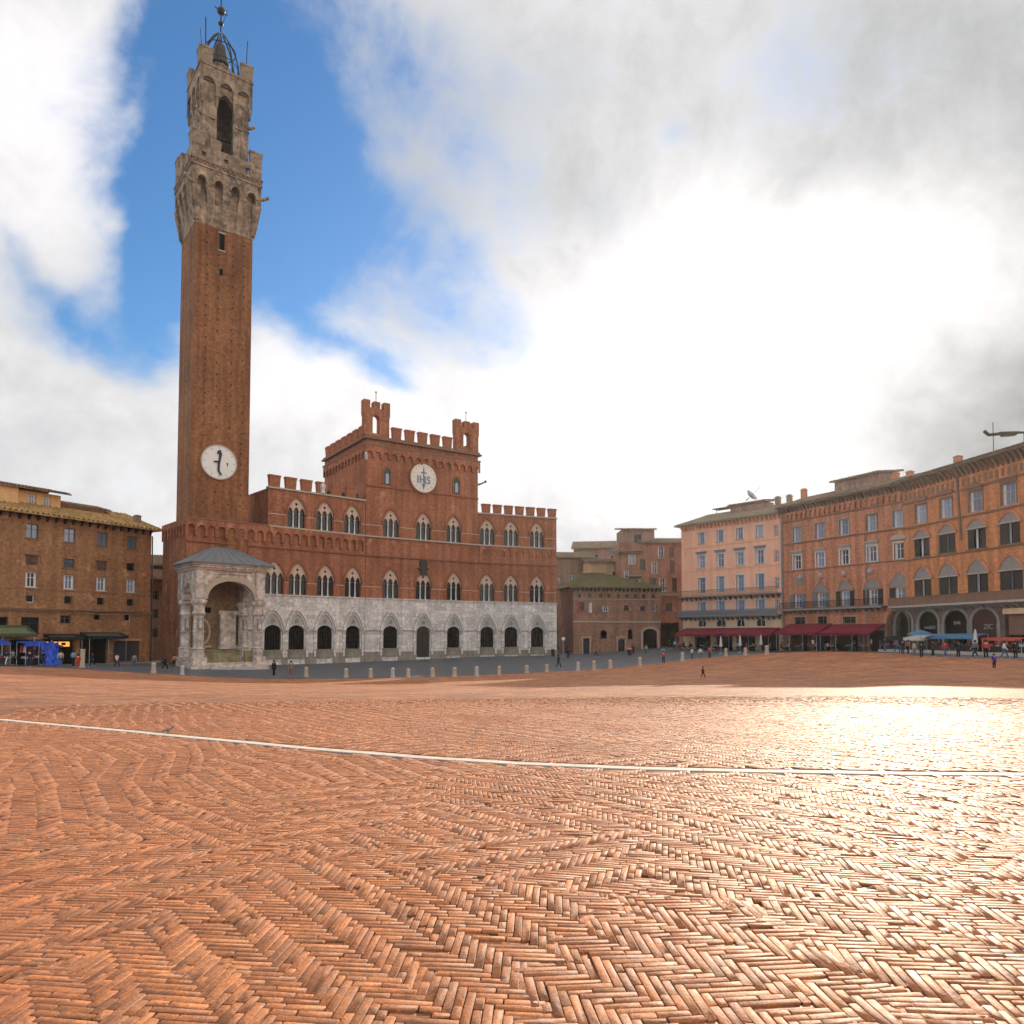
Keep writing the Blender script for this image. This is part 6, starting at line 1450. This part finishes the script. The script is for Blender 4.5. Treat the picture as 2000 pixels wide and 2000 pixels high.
pp(1752, 1277, 'person in grey at the left of the group by the tall dark arch', 'grey_cloth', 'jeans_cloth', 'walk', .9, 1.65)
for k, px in enumerate((1308, 1318, 1327)): pp(px, 1268+k*2, ('person in black deep in the dark alley mouth', 'person with white shirt in the dark alley mouth', 'person in dark red at the right side of the alley mouth')[k], ('black_cloth', 'pale_cloth', 'rust_metal')[k], 'black_cloth', 'walk', .4+k, 1.7)
extra = [(12, 1299, 'navy', 'pale', 'by the left edge stall'), (24, 1300, 'grey', 'black', 'between the two blue stalls'), (84, 1300, 'black', 'black', 'right of the blue tarpaulin'), (118, 1302, 'beige', 'jeans', 'before the wooden shop door'), (180, 1302, 'black', 'navy', 'before the black doorway'), (262, 1305, 'grey', 'jeans', 'at the end of the left house wall'), (322, 1310, 'black', 'black', 'in the alley mouth left of the chapel'),
 (1110, 1287, 'navy', 'black', 'near the round road sign'), (1165, 1283, 'grey', 'black', 'before the low brick house'), (1262, 1279, 'beige', 'jeans', 'before the arched door of the low house'), (1588, 1272, 'pink', 'black', 'before the awnings of the brown palace'), (1612, 1271, 'black', 'grey', 'under the middle of the two brown palace awnings'), (1668, 1271, 'grey', 'grey', 'right of the middle brown palace awning'), (1702, 1272, 'beige', 'black', 'near the dark arch end of the awnings'), (1728, 1274, 'black', 'jeans', 'between the awnings and the dark arch'),
 (1822, 1283, 'navy', 'black', 'below the cream canopy'), (1846, 1284, 'red', 'jeans', 'left of the long blue canopy'), (1872, 1285, 'black', 'black', 'under the long blue canopy'), (1905, 1286, 'grey', 'navy', 'under the right part of the blue canopy'), (1926, 1287, 'red', 'black', 'left of the red market cart'), (1962, 1287, 'pale', 'jeans', 'before the red market cart'), (1984, 1288, 'black', 'black', 'right of the red market cart')]
for k, (px, py, a_, b_, wh) in enumerate(extra): pp(px, py, f'person in {a_} top standing {wh}' if k % 2 else f'person in {a_} top walking {wh}', a_ + '_cloth', b_ + '_cloth', 'stand' if k % 2 else 'walk', k*1.3, 1.6 + .05*(k % 4))
# ================================================================ CAFE TABLES
def table_mesh():
    mb = MB(); mb.lathe([(.38, .70), (.40, .72), (.40, .74)], 0, 0, 12); top = mb.mesh('table_top', 'plastic_white')
    mb = MB(); mb.tube([(0, 0, .02), (0, 0, .7)], .03, 6); mb.lathe([(.22, 0), (.2, .03)], 0, 0, 8); return top, mb.mesh('pedestal', 'iron')
TT, TPd = table_mesh()
def chair_meshes():
    s = MB(); s.box(-.21, .21, -.21, .21, .43, .47); b = MB(); b.box(-.21, .21, .19, .22, .62, .9); [b.box(x-.015, x+.015, .19, .22, .47, .62) for x in (-.19, .19)]
    l = MB(); l.tube([(0, 0, 0), (0, 0, .43)], .015, 4); return s.mesh('seat', 'dark_wood'), b.mesh('backrest', 'dark_wood'), l.mesh('leg', 'iron')
CS, CB, CL = chair_meshes()
def cafe_table(x, y, label, grp):
    o = empty('cafe_table', (x, y, H(x, y)), rnd.random()*3, label, 'table', grp); link('table_top', TT, o); link('pedestal', TPd, o)
def cafe_chair(x, y, rz, label, grp):
    o = empty('cafe_chair', (x, y, H(x, y)), rz, label, 'chair', grp); link('seat', CS, o); link('backrest', CB, o)
    for a in (-.18, .18):
        for b in (-.18, .18): link('leg', CL, o, (a, b, 0))
    return o
def terrace(fac, us, off, where, seatcols):
    for i, u in enumerate(us):
        x, y = fac.pt(u, off); cafe_table(x, y, f'small round cafe table, {ORD[i]} from the left, {where}', 'small round cafe tables under the maroon awnings')
        for k, (du, do) in enumerate(((-.65, 0), (.65, .1), (0, .7))):
            cx_, cy_ = fac.pt(u+du, off+do); side = ('left', 'right', 'wall')[k]; face = fac.a + (PI/2, -PI/2, PI)[k] + PI*(k == 2) * 0
            cafe_chair(cx_, cy_, fac.a + (PI/2, -PI/2, 0)[k], f'cafe chair, {side} side of {ORD[i]} table, {where}', 'cafe chairs under the maroon awnings')
            if (i + k) % 2 == 0 and seatcols:
                c = seatcols[(i*2+k) % len(seatcols)]
                person(cx_, cy_, f'person in {c[1]} seated {side} of {ORD[i]} table, {where}', c[0], ('black_cloth', 'jeans_cloth')[i % 2], 'sit', fac.a + (PI/2, -PI/2, 0)[k], 1.66, group='people seated under the maroon awnings')
SCs = [('black_cloth', 'black'), ('pale_cloth', 'white'), ('red_cloth', 'red'), ('navy_cloth', 'navy'), ('beige_cloth', 'beige'), ('grey_cloth', 'grey')]
terrace(PE, [2.4, 5.4, 8.4, 11.4, 14.4, 17.0], -2.1, 'under the peach house awning', SCs)
terrace(BR, [2.2, 4.6, 7.2], -2.0, 'brown palace awning nearer the peach house', SCs[2:])
terrace(BR, [10.6, 13.2, 15.8], -2.0, 'brown palace awning nearer the dark arch', SCs[1:])
# pigeon
x, y, z = ground_at(328, 1434); mb = MB(); mb.tube([(-.16, 0, .10), (-.08, 0, .12), (.02, 0, .14), (.09, 0, .17), (.12, 0, .22)], .03, 7, .025); mb.lathe([(0, .05), (.06, .09), (.07, .13), (.04, .18), (0, .2)], 0, 0, 8, False); mb.tube([(.0, .02, 0), (.0, .02, .08)], .006, 4); mb.tube([(.0, -.02, 0), (.0, -.02, .08)], .006, 4); mb.tube([(.12, 0, .22), (.15, 0, .22), (.19, 0, .205)], .02, 5, .006)
tag(link('pigeon', mb.mesh('pigeon', 'grey_cloth', True), None, (x, y, z), .4), 'small grey pigeon standing on the bricks by the white stone line', 'pigeon')
bpy.data.objects['pigeon'].scale = (.6, .6, .6)
# ================================================================ SKY, SUN, CAMERA
SUN_AZ, SUN_EL = 28.0, 17.8      # azimuth from +Y towards +X
w = bpy.data.worlds.new('World'); SC.world = w; w.use_nodes = True; nt = w.node_tree; nt.nodes.clear(); L = nt.links
class X:
    """tiny expression builder for math nodes"""
    def __init__(s, v): s.v = v
    @staticmethod
    def op(o, *a, clamp=False):
        n = nt.nodes.new('ShaderNodeMath'); n.operation = o; n.use_clamp = clamp
        for i, q in enumerate(a):
            q = q.v if isinstance(q, X) else q
            if isinstance(q, (int, float)): n.inputs[i].default_value = q
            else: L.new(q, n.inputs[i])
        return X(n.outputs[0])
    def __add__(s, o): return X.op('ADD', s, o)
    def __sub__(s, o): return X.op('SUBTRACT', s, o)
    def __rsub__(s, o): return X.op('SUBTRACT', o, s)
    def __mul__(s, o): return X.op('MULTIPLY', s, o)
    def __truediv__(s, o): return X.op('DIVIDE', s, o)
    __radd__ = __add__; __rmul__ = __mul__
def sstep(x, a, b):
    n = nt.nodes.new('ShaderNodeMapRange'); n.interpolation_type = 'SMOOTHSTEP'; n.clamp = True
    L.new(x.v, n.inputs[0]); n.inputs[1].default_value = a; n.inputs[2].default_value = b; n.inputs[3].default_value = 0; n.inputs[4].default_value = 1; return X(n.outputs[0])
tc = nt.nodes.new('ShaderNodeTexCoord'); sx = nt.nodes.new('ShaderNodeSeparateXYZ'); L.new(tc.outputs['Generated'], sx.inputs[0])
dx, dy, dz = (X(sx.outputs[i]) for i in range(3))
yy = X.op('MAXIMUM', dy, .12); front = sstep(dy, .12, .35)
def noisen(scale, detail, rough, dist=0, sc=(1, 1, 1), off=(0, 0, 0), vec=None):
    mp = nt.nodes.new('ShaderNodeMapping'); mp.inputs['Scale'].default_value = sc; mp.inputs['Location'].default_value = off; L.new(vec or tc.outputs['Generated'], mp.inputs[0])
    n = nt.nodes.new('ShaderNodeTexNoise'); n.inputs['Scale'].default_value = scale; n.inputs['Detail'].default_value = detail; n.inputs['Roughness'].default_value = rough; n.inputs['Distortion'].default_value = dist
    L.new(mp.outputs[0], n.inputs['Vector']); return n
# warp the direction a little so the cloud banks get torn edges
wn = noisen(2.2, 5, .6, .4); wx = nt.nodes.new('ShaderNodeSeparateColor'); L.new(wn.outputs['Color'], wx.inputs[0])
U = dx/yy + (X(wx.outputs[0]) - .5)*.42; Vv = dz/yy + (X(wx.outputs[1]) - .5)*.42
def blob(px, py, rx, ry, rot=0, amp=1.0):
    r = ray(px, py); u0, v0 = r.x/r.y, r.z/r.y; a = math.radians(rot); c, s = math.cos(a), math.sin(a); rx /= F; ry /= F
    du, dv = U - u0, Vv - v0
    p = (du*c + dv*s)*(1/rx); q = (dv*c - du*s)*(1/ry)
    return X.op('EXPONENT', (p*p + q*q)*-1.0)*amp
def total(bl):
    t = None
    for b in bl: e = blob(*b); t = e if t is None else t + e
    return t
n1 = X(noisen(3.0, 9, .58, .3, (1, 1, 1.5)).outputs[0]); n2 = X(noisen(1.6, 7, .62, .6, (1, 1, 1), (3.1, 1.7, .4)).outputs[0]); n3 = X(noisen(7.0, 8, .6, .5).outputs[0]); n4 = X(noisen(22.0, 6, .65, .4).outputs[0])
blue = total([(400, 60, 200, 350, -8, 1.0), (580, 300, 170, 260, 25, .85), (330, 330, 70, 260, 5, .7), (420, 480, 200, 110, 0, .7), (760, 380, 230, 120, -35, .55), (190, 575, 220, 80, -12, .72), (30, 470, 120, 50, -25, .5), (690, 560, 60, 90, 10, .5), (770, 650, 90, 60, 0, .6), (1350, 270, 90, 60, 0, .38), (900, 560, 140, 60, -20, .4), (900, 260, 260, 200, -30, .30), (720, 120, 220, 240, -20, .5), (1080, 120, 200, 120, 0, .3), (1180, 420, 160, 90, -35, .28), (1650, 170, 160, 120, 0, .22)])
cl = blue + (n1 - .5)*1.5 + (n3 - .5)*1.0 + (n4 - .5)*.5
cover_f = 1.0 - sstep(cl, .12, 1.0)
cover_b = sstep(n2 + (n1 - .5)*.5, .40, .60)
cover = cover_f*front + cover_b*(1.0 - front)
bright = total([(1420, 640, 320, 210, -12, .58), (1250, 820, 420, 150, 0, .28), (1650, 520, 260, 180, 30, .24), (60, 180, 260, 420, 0, .16), (640, 700, 330, 170, 0, .18), (900, 1000, 500, 120, 0, .12)])
grey = total([(1950, 60, 520, 330, 0, .24), (1050, -20, 500, 170, 0, .02), (2050, 800, 300, 110, 18, .32), (1900, 930, 260, 70, 10, .12), (880, 150, 160, 260, -30, .03), (80, 560, 260, 130, 0, .06), (1150, 380, 260, 90, -35, .10)])
B = (bright - grey)*front + (1.0 - front)*1.05 + .68 + (n1 - .5)*.50 + (n2 - .5)*.16 + (n3 - .5)*.42 + (n4 - .5)*.22  # clouds behind the camera brightened and warmed, an added fill for the facades
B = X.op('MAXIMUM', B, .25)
skyt = nt.nodes.new('ShaderNodeTexSky'); skyt.sky_type = 'NISHITA'; skyt.sun_disc = False; skyt.sun_elevation = math.radians(SUN_EL); skyt.sun_rotation = math.radians(SUN_AZ); skyt.altitude = 300; skyt.dust_density = .6; skyt.ozone_density = 3.0
BG = .1
hs_ = nt.nodes.new('ShaderNodeHueSaturation'); hs_.inputs['Saturation'].default_value = 1.24; hs_.inputs['Value'].default_value = 1.55; L.new(skyt.outputs[0], hs_.inputs['Color'])
cc = nt.nodes.new('ShaderNodeCombineColor'); 
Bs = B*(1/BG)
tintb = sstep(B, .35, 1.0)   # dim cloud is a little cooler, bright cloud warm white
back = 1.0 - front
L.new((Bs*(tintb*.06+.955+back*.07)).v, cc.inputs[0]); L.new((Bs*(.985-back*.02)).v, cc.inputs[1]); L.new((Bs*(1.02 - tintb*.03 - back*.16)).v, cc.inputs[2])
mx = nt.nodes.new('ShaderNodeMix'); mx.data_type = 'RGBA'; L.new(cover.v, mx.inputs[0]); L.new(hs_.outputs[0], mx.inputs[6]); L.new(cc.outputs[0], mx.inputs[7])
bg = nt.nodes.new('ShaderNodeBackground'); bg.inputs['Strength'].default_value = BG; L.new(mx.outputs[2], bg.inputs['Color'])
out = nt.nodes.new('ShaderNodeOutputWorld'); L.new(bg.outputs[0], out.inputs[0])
def haze():
    m = bpy.data.materials.new('haze'); m.use_nodes = True; t = m.node_tree; t.nodes.clear()
    v = t.nodes.new('ShaderNodeVolumePrincipled'); v.inputs['Color'].default_value = (.96, .95, .93, 1); v.inputs['Density'].default_value = HAZE; v.inputs['Anisotropy'].default_value = .62
    o = t.nodes.new('ShaderNodeOutputMaterial'); t.links.new(v.outputs[0], o.inputs['Volume']); MATS['haze'] = m
    b = MB().box(-130, 130, -60, 200, -5.5, 96); h = link('haze', b.mesh('haze', 'haze')); h['kind'] = 'stuff'
HAZE = .00014
if HAZE: haze()
ld = bpy.data.lights.new('sun', 'SUN'); ld.energy = 5.0; ld.angle = math.radians(.6); ld.color = (1, .86, .66)
sun = bpy.data.objects.new('sun', ld); COL.objects.link(sun)
sd = Vector((math.sin(math.radians(SUN_AZ))*math.cos(math.radians(SUN_EL)), math.cos(math.radians(SUN_AZ))*math.cos(math.radians(SUN_EL)), math.sin(math.radians(SUN_EL))))
sun.rotation_euler = (-sd).to_track_quat('-Z', 'Y').to_euler(); sun.location = sd*200
cd = bpy.data.cameras.new('camera'); cam = bpy.data.objects.new('camera', cd); COL.objects.link(cam); SC.camera = cam
cam.location = (0, 0, EYE); cam.rotation_euler = (PI/2 + PITCH, 0, 0); cd.sensor_width = 36; cd.lens = F/2000*36; cd.shift_y = (PPY-1000)/2000; cd.clip_end = 6000; cd.clip_start = .1
SC.view_settings.view_transform = 'Standard'; SC.view_settings.look = 'None'; SC.view_settings.exposure = .2; SC.view_settings.gamma = 1
SC.cycles.use_denoising = True; SC.cycles.max_bounces = 5; SC.cycles.diffuse_bounces = 3; SC.cycles.glossy_bounces = 2; SC.cycles.sample_clamp_indirect = 4
